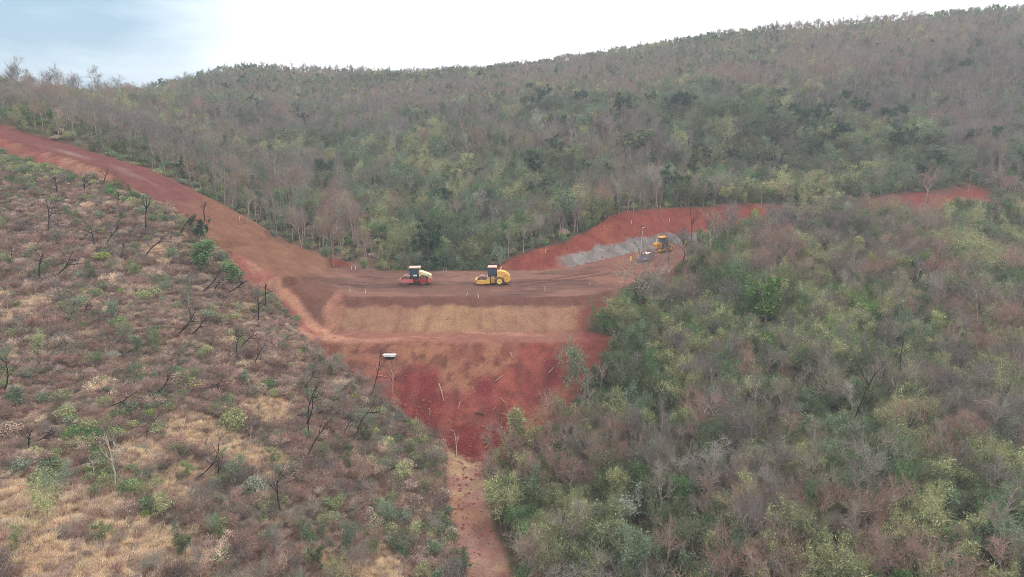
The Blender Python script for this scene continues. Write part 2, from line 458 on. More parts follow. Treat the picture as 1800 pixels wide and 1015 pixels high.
    s = mixc(s, lin(122, 112, 114), grey * sstep(.50, .60, fbm(x, y, 1.8, 3, 83)) * .7)
    c = mixc(c, np.zeros(3), soil) + s * soil[..., None]
    return np.clip(c, 0, 1)
SC_ = soil_colours()
_g = SC_.mean(-1, keepdims=True)   # soils greyed slightly, then darkened and warmed overall
SC_ = (SC_ * .92 + _g * .08) * np.array([.80, .80, .73])
def terrain_objects():
    ny, nx = GX.shape
    ix = np.arange(nx * ny).reshape(ny, nx)
    q = np.stack([ix[:-1, :-1], ix[:-1, 1:], ix[1:, 1:], ix[1:, :-1]], -1)
    cx = (slice(None, -1), slice(None, -1))
    d = D_[cx]; soil = SOILM[cx] > .06
    zone = np.zeros(d.shape, int)
    zone[(d < 0)] = 1
    front = (d >= 0) & soil & (SIDE_[cx] > 0) & (H_[cx] > N_[cx]) & (GX[cx] > -48) & (GX[cx] < 24)
    zone[front] = 2
    zone[(d >= 0) & soil & (H_[cx] < N_[cx])] = 3
    zone[(trail_d(GX[cx], GY[cx]) < 0) & (GY[cx] < 84) & (zone == 0)] = 4
    V = np.stack([GX, GY, Z_], -1).reshape(-1, 3)
    C = SC_.reshape(-1, 3)
    names = ['hillside', 'dirt_road', 'embankment', 'cut_bank', 'trail']
    for k, nm in enumerate(names):
        f = q[zone == k].reshape(-1, 4)
        used, inv = np.unique(f, return_inverse=True)
        me = bpy.data.meshes.new(nm)
        me.from_pydata([], [], [])
        me.vertices.add(len(used)); me.vertices.foreach_set('co', V[used].ravel().astype(np.float32))
        nf = len(f)
        me.loops.add(nf * 4); me.loops.foreach_set('vertex_index', inv.ravel().astype(np.int32))
        me.polygons.add(nf)
        me.polygons.foreach_set('loop_start', np.arange(0, nf * 4, 4, dtype=np.int32))
        me.polygons.foreach_set('use_smooth', np.ones(nf, bool))
        me.update(calc_edges=True)
        at = me.attributes.new('soil', 'FLOAT_COLOR', 'POINT')
        at.data.foreach_set('color', np.concatenate([C[used], np.ones((len(used), 1))], 1).ravel().astype(np.float32))
        me.materials.append(M_SOIL)
        o = bpy.data.objects.new(nm, me); o['kind'] = 'structure'
        COL.objects.link(o)
terrain_objects()

# ------------------------------------------------------------------ mesh builder
class MB:
    def __init__(s): s.v = []; s.f = []; s.m = []; s.sh = []
    def add(s, vs, fs, mi=0, sh=.5):
        o = len(s.v); s.v.extend([tuple(p) for p in vs])
        for f in fs: s.f.append(tuple(i + o for i in f)); s.m.append(mi); s.sh.append(sh)
    def box(s, x0, x1, y0, y1, z0, z1, mi=0):
        s.add([(x0, y0, z0), (x1, y0, z0), (x1, y1, z0), (x0, y1, z0), (x0, y0, z1), (x1, y0, z1), (x1, y1, z1), (x0, y1, z1)],
              [(0, 3, 2, 1), (4, 5, 6, 7), (0, 1, 5, 4), (1, 2, 6, 5), (2, 3, 7, 6), (3, 0, 4, 7)], mi)
    def prism(s, prof, y0, y1, mi=0):
        n = len(prof)
        s.add([(x, y0, z) for x, z in prof] + [(x, y1, z) for x, z in prof],
              [tuple(range(n))[::1], tuple(range(2 * n - 1, n - 1, -1))] + [(i, i + n, (i + 1) % n + n, (i + 1) % n) for i in range(n)], mi)
    def tube(s, pts, rad, sides=5, mi=0, sh=.5, cap=True):
        pts = [Vector(p) for p in pts]
        n = len(pts); vs = []
        t0 = (pts[1] - pts[0]).normalized()
        ref = Vector((1, 0, 0)) if abs(t0.x) < .8 else Vector((0, 1, 0))
        for i, p in enumerate(pts):
            t = (pts[min(i + 1, n - 1)] - pts[max(i - 1, 0)]).normalized()
            a = t.cross(ref).normalized(); b = t.cross(a)
            for k in range(sides):
                an = 2 * math.pi * k / sides
                vs.append(p + (a * math.cos(an) + b * math.sin(an)) * rad[i])
        fs = [(i * sides + k, i * sides + (k + 1) % sides, (i + 1) * sides + (k + 1) % sides, (i + 1) * sides + k) for i in range(n - 1) for k in range(sides)]
        if cap: fs += [tuple(range(sides))[::-1], tuple(range((n - 1) * sides, n * sides))]
        s.add(vs, fs, mi, sh)
    def lathe_y(s, prof, cx, cz, seg=24, mi=0):
        """profile of (y, r) revolved about the axis through (cx, *, cz)"""
        n = len(prof); vs = []
        for k in range(seg):
            a = 2 * math.pi * k / seg
            for (y, r) in prof: vs.append((cx + r * math.cos(a), y, cz + r * math.sin(a)))
        fs = [(k * n + i, k * n + i + 1, ((k + 1) % seg) * n + i + 1, ((k + 1) % seg) * n + i) for k in range(seg) for i in range(n - 1)]
        s.add(vs, fs, mi)
    def mesh(s, name, mats, bevel=0, smooth=False, shade=False):
        me = bpy.data.meshes.new(name)
        me.from_pydata(s.v, [], s.f)
        for m in (mats if isinstance(mats, (list, tuple)) else [mats]): me.materials.append(m)
        me.polygons.foreach_set('material_index', s.m)
        if smooth: me.polygons.foreach_set('use_smooth', [True] * len(s.f))
        if shade:
            at = me.attributes.new('shade', 'FLOAT', 'FACE'); at.data.foreach_set('value', s.sh)
        if bevel:
            bm = bmesh.new(); bm.from_mesh(me)
            bmesh.ops.recalc_face_normals(bm, faces=bm.faces)
            bmesh.ops.bevel(bm, geom=[e for e in bm.edges if e.is_manifold and e.calc_face_angle(0) > .6], offset=bevel, segments=2, affect='EDGES', profile=.6)
            bm.to_mesh(me); bm.free()
        else:
            me.validate()
        me.update()
        return me
    def part(s, name, mats, parent, bevel=0, smooth=False):
        o = bpy.data.objects.new(name, s.mesh(name, mats, bevel, smooth)); COL.objects.link(o)
        o.parent = parent
        return o
def thing(name, label, cat, loc, rot=(0, 0, 0), group=None):
    o = bpy.data.objects.new(name, None); COL.objects.link(o)
    o.empty_display_size = .3
    o.location = loc; o.rotation_euler = rot
    o['label'] = label; o['category'] = cat
    if group: o['group'] = group
    return o
def tag(o, label, cat, group=None):
    o['label'] = label; o['category'] = cat
    if group: o['group'] = group
    return o
# ------------------------------------------------------------------ vehicles
M_TYRE = paint('dusty_tyre_rubber', lin(92, 74, 68), .95, 0, .8, lin(150, 112, 100), .1)
M_DARK = paint('black_metal', lin(34, 34, 36), .6, 0, .35)
M_GLASS = glass('cab_glass', lin(70, 92, 112))
M_DRUM = paint('dusty_steel_drum', lin(140, 112, 100), .75, .2, .8, lin(165, 125, 108))
M_RED = paint('dusty_red_paint', lin(190, 92, 88), .55, 0, .75, lin(190, 140, 125))
M_REDRIM = paint('red_rim_paint', lin(172, 40, 46), .5, 0, .3)
M_CREAM = paint('cream_paint', lin(220, 206, 158), .5, 0, .6, lin(200, 180, 150))
M_GREYP = paint('grey_paint', lin(150, 156, 150), .5, 0, .4)
M_YEL = paint('machine_yellow_paint', lin(226, 170, 62), .5, 0, .75, lin(205, 165, 110))
M_YRIM = paint('yellow_rim_paint', lin(238, 204, 92), .5, 0, .3)
M_ORANGE = paint('orange_yellow_paint', lin(226, 158, 40), .45, 0, .3)
M_ROOFB = paint('dusty_roof_panel', lin(205, 176, 160), .7, 0, .6, lin(190, 150, 135))
M_ROOFR = paint('pink_roof_panel', lin(232, 160, 150), .7, 0, .4, lin(220, 180, 165))
M_WHITE = paint('white_paint', lin(232, 230, 226), .5, 0, .25)
M_BLUE = paint('blue_car_paint', lin(40, 66, 150), .25, 0, .15, spec=.6)
M_STEEL = paint('bare_steel', lin(190, 186, 182), .4, .6, .3)
M_STAKE = paint('white_stake_paint', lin(208, 200, 190), .7, 0, .35, lin(200, 165, 150))
M_CONC = paint('pale_concrete', lin(226, 228, 226), .8, 0, .25)
M_HOLE = paint('hole_shade_and_rubble', lin(34, 28, 28), .95, 0, .5, lin(80, 55, 50))  # near-black for the shade inside the hole, also used on the rubble

def wheel(root, cx, y, r, wd, rim_mat, near):
    s = -1 if near else 1
    o = MB()
    prof = [(y + s * wd * .5, r * .60), (y + s * wd * .52, r * .84), (y + s * wd * .40, r * .97), (y + s * wd * .2, r), (y - s * wd * .2, r), (y - s * wd * .40, r * .97), (y - s * wd * .5, r * .6)]
    o.lathe_y(prof, cx, r, 28)
    for k in range(22):                                   # tread lugs
        a = 2 * math.pi * k / 22
        c, sn = math.cos(a), math.sin(a)
        px, pz = cx + (r + .005) * c, r + (r + .005) * sn
        tx, tz = -sn * .05, c * .05
        for sg in (-1, 1):
            y0, y1 = y + sg * wd * .06, y + sg * wd * .44
            sk = .05 * 1.6
            o.add([(px - tx, y0, pz - tz), (px + tx, y0, pz + tz), (px + tx - sn * sk, y1, pz + tz + c * sk), (px - tx - sn * sk, y1, pz - tz + c * sk),
                   (px - tx + c * .035, y0, pz - tz + sn * .035), (px + tx + c * .035, y0, pz + tz + sn * .035), (px + tx - sn * sk + c * .035, y1, pz + tz + c * sk + sn * .035), (px - tx - sn * sk + c * .035, y1, pz - tz + c * sk + sn * .035)],
                  [(4, 5, 6, 7), (0, 1, 5, 4), (2, 3, 7, 6), (1, 2, 6, 5), (3, 0, 4, 7)])
    wh = o.part('wheel', M_TYRE, root, smooth=True)
    o = MB()
    o.lathe_y([(y + s * wd * .49, r * .62), (y + s * wd * .42, r * .56), (y + s * wd * .28, r * .50), (y + s * wd * .24, r * .24), (y + s * wd * .36, r * .22), (y + s * wd * .38, .001)], cx, r, 24)
    o.part('rim', rim_mat, wh, smooth=True)
    return wh

def cab(root, x0, x1, z0, z1, hw, taper=.06):
    f = MB()
    zb = z0 + (z1 - z0) * .42
    pw = .07
    for (x, y) in ((x0, -hw), (x1 - pw, -hw), (x0, hw - pw), (x1 - pw, hw - pw)):
        f.box(x, x + pw, y, y + pw, z0, z1)
    f.box(x0 + pw, x1 - pw, -hw + .004, -hw + .06, z0, zb - .12)
    f.box(x0 + pw, x1 - pw, hw - .06, hw - .004, z0, zb - .12)
    f.box(x0 + .004, x0 + .06, -hw + pw, hw - pw, z0, zb - .2)
    f.box(x1 - .06, x1 - .004, -hw + pw, hw - pw, z0, zb)
    f.box(x0 + pw, x1 - pw, -hw + pw, hw - pw, z0 - .04, z0 + .05)
    xm = x0 + (x1 - x0) * .46
    f.box(xm, xm + .05, -hw + .003, -hw + .05, zb - .12, z1)
    f.box(x0 + pw, x1 - pw, -hw + .003, -hw + .06, z1 - .06, z1)
    f.box(x0 + pw, x1 - pw, hw - .06, hw - .003, z1 - .06, z1)
    c = f.part('cab_frame', M_DARK, root, bevel=.008)
    for (a, b) in ((x0 + pw, xm), (xm + .05, x1 - pw)):
        for y in (-hw + .03, hw - .03):
            g = MB(); g.box(a, b, y - .008, y + .008, zb - .12, z1 - .06); g.part('window', M_GLASS, c)
    g = MB(); g.box(x0 + .02, x0 + .036, -hw + pw, hw - pw, zb - .2, z1 - .02); g.part('windscreen', M_GLASS, c)
    g = MB(); g.box(x1 - .036, x1 - .02, -hw + pw, hw - pw, zb, z1 - .02); g.part('rear_window', M_GLASS, c)
    g = MB(); g.box(x0 + .75, x0 + 1.15, -.26, .26, z0 + .3, z0 + .48); g.box(x0 + 1.1, x0 + 1.22, -.26, .26, z0 + .48, z0 + 1.05); g.part('seat', M_DARK, c, bevel=.03)
    g = MB(); g.tube([(x0 + .25, 0, z0 + .05), (x0 + .45, 0, z0 + .75)], [.04, .03], 6)
    g.lathe_y([(-.2, .03), (-.2, .05), (.2, .05), (.2, .03)], x0 + .47, z0 + .8, 12); g.part('steering_column', M_DARK, c)
    return c

def roller(loc, rz, style):
    if style == 'red':
        root = thing('road_roller', 'red and cream single-drum road roller with dusty beige roof on the brown platform', 'roller', loc, (0, 0, rz), 'rollers on the platform')
        body, hoodm, rimm, roofm = M_RED, M_CREAM, M_REDRIM, M_ROOFB
    else:
        root = thing('road_roller', 'yellow single-drum road roller with pink roof and white exhaust on the platform', 'roller', loc, (0, 0, rz), 'rollers on the platform')
        body, hoodm, rimm, roofm = M_YEL, M_YEL, M_YRIM, M_ROOFR
    # drum: open-ended steel shell
    dr, dx = .79, -1.86
    o = MB()
    o.lathe_y([(-1.0, dr - .10), (-1.03, dr - .03), (-1.03, dr), (1.03, dr), (1.03, dr - .03), (1.0, dr - .10)], dx, dr, 40)
    o.lathe_y([(-1.0, dr - .10), (-.72, dr - .12), (-.70, .30), (-.92, .28), (-.92, .001)], dx, dr, 40)
    o.lathe_y([(1.0, dr - .10), (.72, dr - .12), (.70, .30), (.92, .28), (.92, .001)], dx, dr, 40)
    o.part('drum', M_DRUM, root, smooth=False)
    # drum yoke
    f = MB()
    for y0, y1 in ((-1.22, -1.06), (1.06, 1.22)):
        if style == 'red':
            f.prism([(-2.74, .62), (-2.70, 1.02), (-1.2, 1.06), (-.52, .98), (-.52, .52), (-1.1, .44), (-2.5, .46)], y0, y1)
        else:
            f.prism([(-3.05, 1.06), (-2.9, 1.08), (-2.45, .92), (-1.1, 1.0), (-.42, 1.04), (-.42, .34), (-1.9, .24), (-2.75, .26), (-2.9, .62)], y0, y1)
    f.box(-2.95 if style != 'red' else -2.84, -2.72, -1.22, 1.22, .62, 1.0)
    f.box(-.95, -.5, -1.055, 1.055, .5, 1.0)
    f.part('drum_frame', body, root, bevel=.025)
    f = MB(); f.box(-2.93 if style == 'red' else -3.1, -2.84 if style == 'red' else -2.96, -.9, .9, .70, .86); f.part('scraper_bar', M_STEEL if style == 'red' else M_YRIM, root, bevel=.01)
    for y in (-1.24, 1.24):
        f = MB(); s = -1 if y < 0 else 1
        f.lathe_y([(y - s * .03, .24), (y + s * .03, .22), (y + s * .03, .10), (y + s * .06, .09), (y + s * .06, .001)], dx, dr, 18); f.part('drum_hub', M_RED if style == 'red' else M_YRIM, root)
    # articulation and chassis
    f = MB(); f.box(-.5, .1, -.35, .35, .45, .95); f.tube([(-.2, 0, .35), (-.2, 0, 1.1)], [.16, .16], 10); f.part('articulation_joint', M_DARK, root, bevel=.02)
    f = MB(); f.prism([(0, .45), (0, 1.1), (1.9, 1.15), (2.3, .95), (2.3, .5)], -.62, .62); f.part('chassis', M_DARK if style == 'red' else body, root, bevel=.02)
    if style != 'red':
        for y0, y1 in ((-.95, -.625), (.625, .95)):
            f = MB(); f.prism([(-.3, .42), (-.28, 1.28), (.42, 1.28), (.42, .42)], y0, y1); f.part('side_tank', body, root, bevel=.03)
    else:
        for y0, y1 in ((-.92, -.625), (.625, .92)):
            f = MB(); f.prism([(-.35, .62), (-.25, .98), (.35, .98), (.35, .5)], y0, y1); f.part('step', M_REDRIM, root, bevel=.02)
    f = MB(); f.box(-.45, 2.2, -.58, .58, .24, .44); f.part('underside_shade_block', M_DARK, root, bevel=.02)  # added dark block, deepens the shade under the roller
    rw = .80 if style == 'red' else .76
    wheel(root, 1.22, -.86, rw, .55, rimm, True)
    wheel(root, 1.22, .86, rw, .55, rimm, False)
    # hood
    if style == 'red':
        pr = [(.52, 1.15), (.52, 2.42), (.78, 2.40), (1.6, 2.12), (2.42, 1.80), (2.66, 1.62), (2.72, 1.28), (2.3, 1.2), (1.9, 1.5), (1.2, 1.72), (.75, 1.55)]
    else:
        pr = [(.74, 1.30), (.74, 2.44), (1.55, 2.46), (2.1, 2.34), (2.6, 2.06), (2.95, 1.70), (3.08, 1.30), (3.05, .95), (2.1, 1.05), (1.95, 1.35), (1.22, 1.62), (.9, 1.5)]
    h = MB(); h.prism(pr, -.80, .80); hood = h.part('hood', hoodm, root, bevel=.06)
    for sy in (-1, 1):
        g = MB()
        for k in range(6):
            zz = 1.50 + .055 * k
            g.box(2.0, 2.42, sy * .812 - .01, sy * .812 + .01, zz, zz + .03)
        g.part('grille', M_GREYP, hood)
    g = MB(); g.box(2.60 if style == 'red' else 2.98, 2.72 if style == 'red' else 3.07, -.5, .5, 1.3, 1.52); g.part('rear_grille', M_DARK, hood, bevel=.01)
    # rear bumper / counterweight
    b = MB()
    if style == 'red': b.prism([(2.02, .42), (2.06, 1.14), (2.72, 1.16), (2.80, .9), (2.66, .48), (2.3, .40)], -.95, .95)
    else: b.prism([(2.0, .70), (2.05, 1.02), (3.06, .94), (3.12, .78), (2.8, .60), (2.3, .52)], -.95, .95)
    b.part('rear_bumper', body, root, bevel=.05)
    # wheel arches
    for sy in (-1, 1):
        a = MB(); pts = []
        for k in range(9):
            an = R(15 + 150 * k / 8); pts.append((1.22 + (rw + .08) * math.cos(an), rw + (rw + .08) * math.sin(an)))
        inner = [(1.22 + (rw + .02) * math.cos(R(15 + 150 * k / 8)), rw + (rw + .02) * math.sin(R(15 + 150 * k / 8))) for k in range(8, -1, -1)]
        ys = sorted((sy * .60, sy * 1.10))
        o4 = pts + inner
        n = 9
        for k in range(8):
            a.prism([pts[k], pts[k + 1], inner[7 - k], inner[8 - k]], ys[0], ys[1])
        a.part('mudguard', M_DARK if style == 'red' else hoodm, root)
    # cab
    if style == 'red': c = cab(root, -1.08, .49, 1.02, 2.90, .74)
    else: c = cab(root, -.85, .70, 1.36, 3.02, .74)
    x0, x1, zt = (-1.22, .80, 2.93) if style == 'red' else (-.90, .73, 3.05)
    r = MB(); r.prism([(x0, zt), (x0 + .04, zt + .16), (x1 - .04, zt + .18), (x1, zt)], -.90, .90); rf = r.part('roof', roofm, root, bevel=.04)
    if style == 'red':
        for y in (-.55, .55):
            g = MB(); g.box(.62, .74, y - .08, y + .08, 2.74, 2.90); g.part('work_light', M_WHITE, rf, bevel=.01)
        g = MB(); g.box(-.42, .20, -.765, -.745, 1.52, 1.80); g.part('door_panel', M_WHITE, c)
    else:
        g = MB(); g.box(-.2, .35, -.765, -.745, 1.36, 1.48); g.part('door_sill', M_WHITE, c)
        e = MB(); e.tube([(1.42, .35, 2.4), (1.42, .35, 2.85), (1.47, .35, 3.0), (1.56, .35, 3.08)], [.07, .07, .065, .06], 8); e.part('exhaust_stack', M_WHITE, root)
    for y in (-.6, .6):
        l = MB(); l.box(-1.18 if style == 'red' else -.98, -1.08 if style == 'red' else -.85, y - .09, y + .09, 1.45, 1.62); l.part('headlight', M_WHITE, root, bevel=.015)
    l = MB()
    for zz in (.62, .95): l.box(-.15, .35, -1.02, -.93, zz, zz + .05)
    for xx in (-.15, .31): l.box(xx, xx + .04, -1.015, -.935, .55, 1.35)
    l.part('ladder', M_DARK, root)
    for sy in (-.85, .85):
        hr = MB(); hr.tube([(.75, sy, 1.4), (.78, sy, 2.3)], [.02, .02], 5); hr.part('handrail', M_DARK, root)
    return root
p1 = at_y(731, 502.5, 117.2); p2 = at_y(867, 502.5, 117.2)
roller((p1[0], p1[1] + .9, hz(p1[0], p1[1]) + .02), R(1.5), 'red')
roller((p2[0] - .1, p2[1] + .9, hz(p2[0], p2[1]) + .02), R(-1.0), 'yellow')

def bulldozer(loc, rot):
    root = thing('bulldozer', 'orange-yellow bulldozer with black cab at the foot of the right-hand cut bank', 'bulldozer', loc, rot)
    for sy in (-1, 1):
        t = MB(); y0, y1 = sorted((sy * .72, sy * 1.22))
        prof = [(-1.75, .35), (-1.65, .75), (-1.35, .92), (1.3, .98), (1.7, .75), (1.75, .38), (1.5, .06), (-1.45, .04)]
        t.prism(prof, y0, y1)
        tr = t.part('track', M_TYRE, root, bevel=.04)
        g = MB(); n = len(prof)
        for k in range(n):
            a, b = Vector((prof[k][0], 0, prof[k][1])), Vector((prof[(k + 1) % n][0], 0, prof[(k + 1) % n][1]))
            m = max(1, int((b - a).length / .22)); nn = Vector((-(b - a).z, 0, (b - a).x)).normalized()
            cen = Vector((0, 0, .5))
            if nn.dot((a + b) / 2 - cen) < 0: nn = -nn
            for j in range(m):
                q = a + (b - a) * ((j + .5) / m); tt = (b - a).normalized() * .03
                g.add([q - tt + Vector((0, y0 - .02, 0)), q + tt + Vector((0, y0 - .02, 0)), q + tt + nn * .07 + Vector((0, y0 - .02, 0)), q - tt + nn * .07 + Vector((0, y0 - .02, 0)),
                       q - tt + Vector((0, y1 + .02, 0)), q + tt + Vector((0, y1 + .02, 0)), q + tt + nn * .07 + Vector((0, y1 + .02, 0)), q - tt + nn * .07 + Vector((0, y1 + .02, 0))],
                      [(0, 1, 2, 3), (7, 6, 5, 4), (3, 2, 6, 7), (1, 5, 6, 2), (0, 3, 7, 4)])
        gp_ = g.part('grouser_plates', M_DARK, tr); gp_['kind'] = 'stuff'
        for cx in (-1.3, 1.28):
            s = MB(); yy = sy * 1.22; s.lathe_y([(yy, .36), (yy + sy * .05, .34), (yy + sy * .05, .12), (yy + sy * .08, .10), (yy + sy * .08, .001)], cx, .5, 16); s.part('sprocket', M_ORANGE, tr)
    h = MB(); h.prism([(-2.0, .75), (-2.02, 1.75), (-1.8, 1.92), (-.45, 2.02), (-.35, .8)], -.62, .62); hd = h.part('engine_hood', M_ORANGE, root, bevel=.05)
    for sy in (-1, 1):
        g = MB()
        for k in range(5): g.box(-1.6, -.8, sy * .63 - .01, sy * .63 + .01, 1.2 + k * .09, 1.24 + k * .09)
        g.part('louvre', M_DARK, hd)
    e = MB(); e.tube([(-1.2, .2, 1.9), (-1.2, .2, 2.75)], [.06, .055], 8); e.part('exhaust_stack', M_WHITE, root)
    cab(root, -.4, 1.05, 1.05, 2.85, .70)
    r = MB(); r.prism([(-.62, 2.88), (-.58, 3.06), (1.22, 3.06), (1.26, 2.88)], -.85, .85); r.part('roof', M_ORANGE, root, bevel=.04)
    b = MB(); b.prism([(1.08, .7), (1.08, 1.78), (1.95, 1.70), (2.05, 1.2), (2.0, .7)], -.66, .66); b.part('fuel_tank', M_ORANGE, root, bevel=.06)
    for y in (-.6, .35):
        l = MB(); l.box(2.04, 2.2, y, y + .25, 1.35, 1.6); l.part('rear_light', M_WHITE, root, bevel=.02)
    bl = MB(); arc = [(-2.62, .05), (-2.78, .5), (-2.72, .95), (-2.55, 1.25)]
    bl.prism(arc + [(x + .09, z) for x, z in arc[::-1]], -1.75, 1.75); bl.part('blade', M_STEEL, root)
    for sy in (-1, 1):
        a = MB(); a.tube([(-2.6, sy * 1.35, .45), (.2, sy * 1.33, .5)], [.09, .09], 6); a.part('push_arm', M_ORANGE, root)
        a = MB(); a.tube([(-2.6, sy * .5, .95), (-1.5, sy * .66, 1.5)], [.06, .06], 6); a.part('lift_cylinder', M_STEEL, root)
    return root
pd = at_y(1165, 443, 143.5)
bulldozer((pd[0], pd[1], hz(pd[0], pd[1]) + .12), (0, R(-7), R(16)))

def small_car(loc, rot):
    root = thing('parked_car', 'small blue car parked beside the bulldozer behind bare branches', 'car', loc, rot)
    b = MB(); b.prism([(-1.8, .28), (-1.85, .62), (-1.7, .82), (-.95, .92), (1.5, .98), (1.82, .92), (1.86, .5), (1.75, .28)], -.80, .80); bd = b.part('body', M_BLUE, root, bevel=.07)
    c = MB(); c.prism([(-.95, .93), (-.35, 1.42), (1.15, 1.46), (1.6, .98)], -.70, .70); cb = c.part('cabin', M_BLUE, root, bevel=.05)
    for sy in (-1, 1):
        for a in ([(-.72, .98), (-.3, 1.36), (.3, 1.38), (.3, .99)], [(.38, .99), (.38, 1.38), (1.08, 1.39), (1.4, 1.02)]):
            g = MB(); ys = sorted((sy * .69, sy * .715)); g.prism(a, *ys); g.part('side_window', M_GLASS, cb)
    g = MB(); g.add([(-.93, -.6, .97), (-.93, .6, .97), (-.39, .58, 1.41), (-.39, -.58, 1.41)], [(0, 1, 2, 3)]); g.v = [(x - .03, y, z + .02) for x, y, z in g.v]; g.part('windscreen', M_DARK, cb)
    r = MB(); r.box(-.3, 1.1, -.62, .62, 1.46, 1.485); r.part('roof_panel', M_WHITE, cb, bevel=.01)  # white sheet paints the bright reflection on the blue roof
    for x in (-1.2, 1.15):
        for y in (-.74, .74):
            wheel(root, x, y, .31, .2, M_GREYP, y < 0)
    for y in (-.55, .55):
        l = MB(); l.box(-1.9, -1.8, y - .15, y + .15, .58, .74); l.part('headlight', M_WHITE, bd, bevel=.02)
        l = MB(); l.box(1.8, 1.88, y - .12, y + .12, .66, .84); l.part('tail_light', M_REDRIM, bd, bevel=.02)
    return root
pc = at_y(1135, 456, 135.5)
small_car((pc[0], pc[1], hz(pc[0], pc[1]) + .05), (0, R(-6), R(50)))

# ------------------------------------------------------------------ small things
def mesh_thing(name, mb, mat, label, cat, loc, rot=(0, 0, 0), group=None, bevel=0):
    o = bpy.data.objects.new(name, mb.mesh(name, mat, bevel)); COL.objects.link(o)
    o.location = loc; o.rotation_euler = rot
    return tag(o, label, cat, group)
rs = random.Random(11)
STAKES = [
    (6, 214, 'white survey stake at the left edge of the photo, above the red road'),
    (98, 231, 'white survey stake above the red road, second from the left edge'),
    (180, 259, 'white survey stake above the red road, third from the left edge'),
    (250, 293, 'white survey stake above the red road where it nears the ramp'),
    (421, 388, 'white survey stake on the upper edge of the brown ramp'),
    (484, 497, 'white survey stake at the head of the pale strip below the brown ramp'),
    (563, 597, 'white survey stake where the pale strip meets the bench'),
    (618, 475, 'left of the paired white stakes at the back left platform edge'),
    (625, 475, 'right of the paired white stakes at the back left platform edge'),
    (685, 476, 'white stake on the back platform edge left of the red roller'),
    (779, 478, 'left of the paired white stakes on the back platform edge between the rollers'),
    (784, 478, 'right of the paired white stakes on the back platform edge between the rollers'),
    (616, 513, 'white stake on the front platform edge, leftmost'),
    (642, 517, 'white stake on the front platform edge, second from the left'),
    (820, 520, 'leaning white stake on the front platform edge below the yellow roller'),
    (841, 524, 'upright white stake on the front slope below the yellow roller'),
    (958, 512, 'white stake on the front platform edge right of the yellow roller'),
    (1037, 503, 'white stake on the front platform edge, rightmost'),
    (959, 444, 'white stake on top of the cut bank, lowest of its row'),
    (1110, 394, 'white stake on top of the cut bank left of the light pole'),
    (1162, 383, 'white stake on top of the cut bank above the bulldozer'),
    (1177, 391, 'white stake on the red cut bank just right above the bulldozer'),
    (1262, 384, 'white stake at the right end of the red and grey cut bank'),
    (1347, 374, 'white stake on the forest edge right of the cut bank'),
    (1736, 355, 'white stake on the far right end of the red road cut'),
]
for i, (px, py, lab) in enumerate(STAKES):
    p = hit(px, py)
    h = .66 + .2 * rs.random(); wd = .04
    m = MB(); m.prism([(-wd, -.25), (-wd, h - .06), (0, h), (wd, h - .06), (wd, -.25)], -.02, .02)
    mesh_thing('survey_stake', m, M_STAKE, lab, 'stake', p, (R(rs.uniform(-6, 6)), R(20 if i == 14 else rs.uniform(-7, 7)), R(rs.uniform(-25, 25))), 'white survey stakes')

# light pole beside the car
pp = at_y(1125, 455, 137); gz = hz(pp[0], pp[1])
root = thing('light_pole', 'thin pale pole with a dark and white head standing behind the blue car', 'pole', (pp[0], pp[1], gz - .2))
m = MB(); m.tube([(0, 0, 0), (.12, 0, 3.4), (.38, 0, 6.6)], [.06, .05, .04], 7); m.part('shaft', M_PALE, root)
m = MB(); m.box(.2, .62, -.12, .12, 6.6, 6.78); m.part('head', M_WHITE, root, bevel=.03)
m = MB(); m.prism([(-.12, 6.86), (.05, 7.0), (.5, 6.98), (.5, 6.84)], -.16, .16); m.part('hood', M_DARK, root, bevel=.02)
# yellow marker board
pp = hit(1108, 461)
root = thing('marker_board', 'small yellow board leaning on the road below the light pole', 'board', pp, (R(-10), R(14), R(20)))
m = MB(); m.box(-.22, .22, -.03, .03, .25, 1.15); m.part('panel', M_YRIM, root, bevel=.02)
m = MB(); m.box(-.05, .05, .035, .08, -.1, 1.0); m.part('post', M_STAKE, root)
# culvert headwall in the lower slope
pp = hit(685, 632)
root = thing('culvert_headwall', 'white-topped box with a dark opening set in the red lower slope', 'headwall', (pp[0], pp[1] + .12, pp[2] - .12))
root.scale = (.92, .92, .92)
m = MB(); m.prism([(-1.08, .92), (1.08, .92), (.84, .56), (-.84, .56)], -.25, .0); m.part('front_wall', M_CONC, root, bevel=.03)
m = MB(); m.box(-.95, .95, .002, .45, .70, .90); m.part('top_slab', M_CONC, root, bevel=.03)
m = MB(); m.prism([(-.80, .546), (.80, .546), (.62, .22), (.1, -.15), (-.15, -.1), (-.6, .25)], -.16, .5); m.part('opening', M_HOLE, root)  # solid wedge, its dark colour stands in for shade inside the hole
m = MB()
for k in range(12):
    x = rs.uniform(-.5, .5); s_ = rs.uniform(.06, .13); y = rs.uniform(-.25, -.16); z = .42 - abs(x) * .1 - rs.random() * .3
    m.box(x - s_, x + s_, y - s_ * .7, y + s_ * .7, z - s_ * .6, z + s_ * .6)
rb = m.part('rubble', M_HOLE, root, bevel=.02); rb['kind'] = 'stuff'

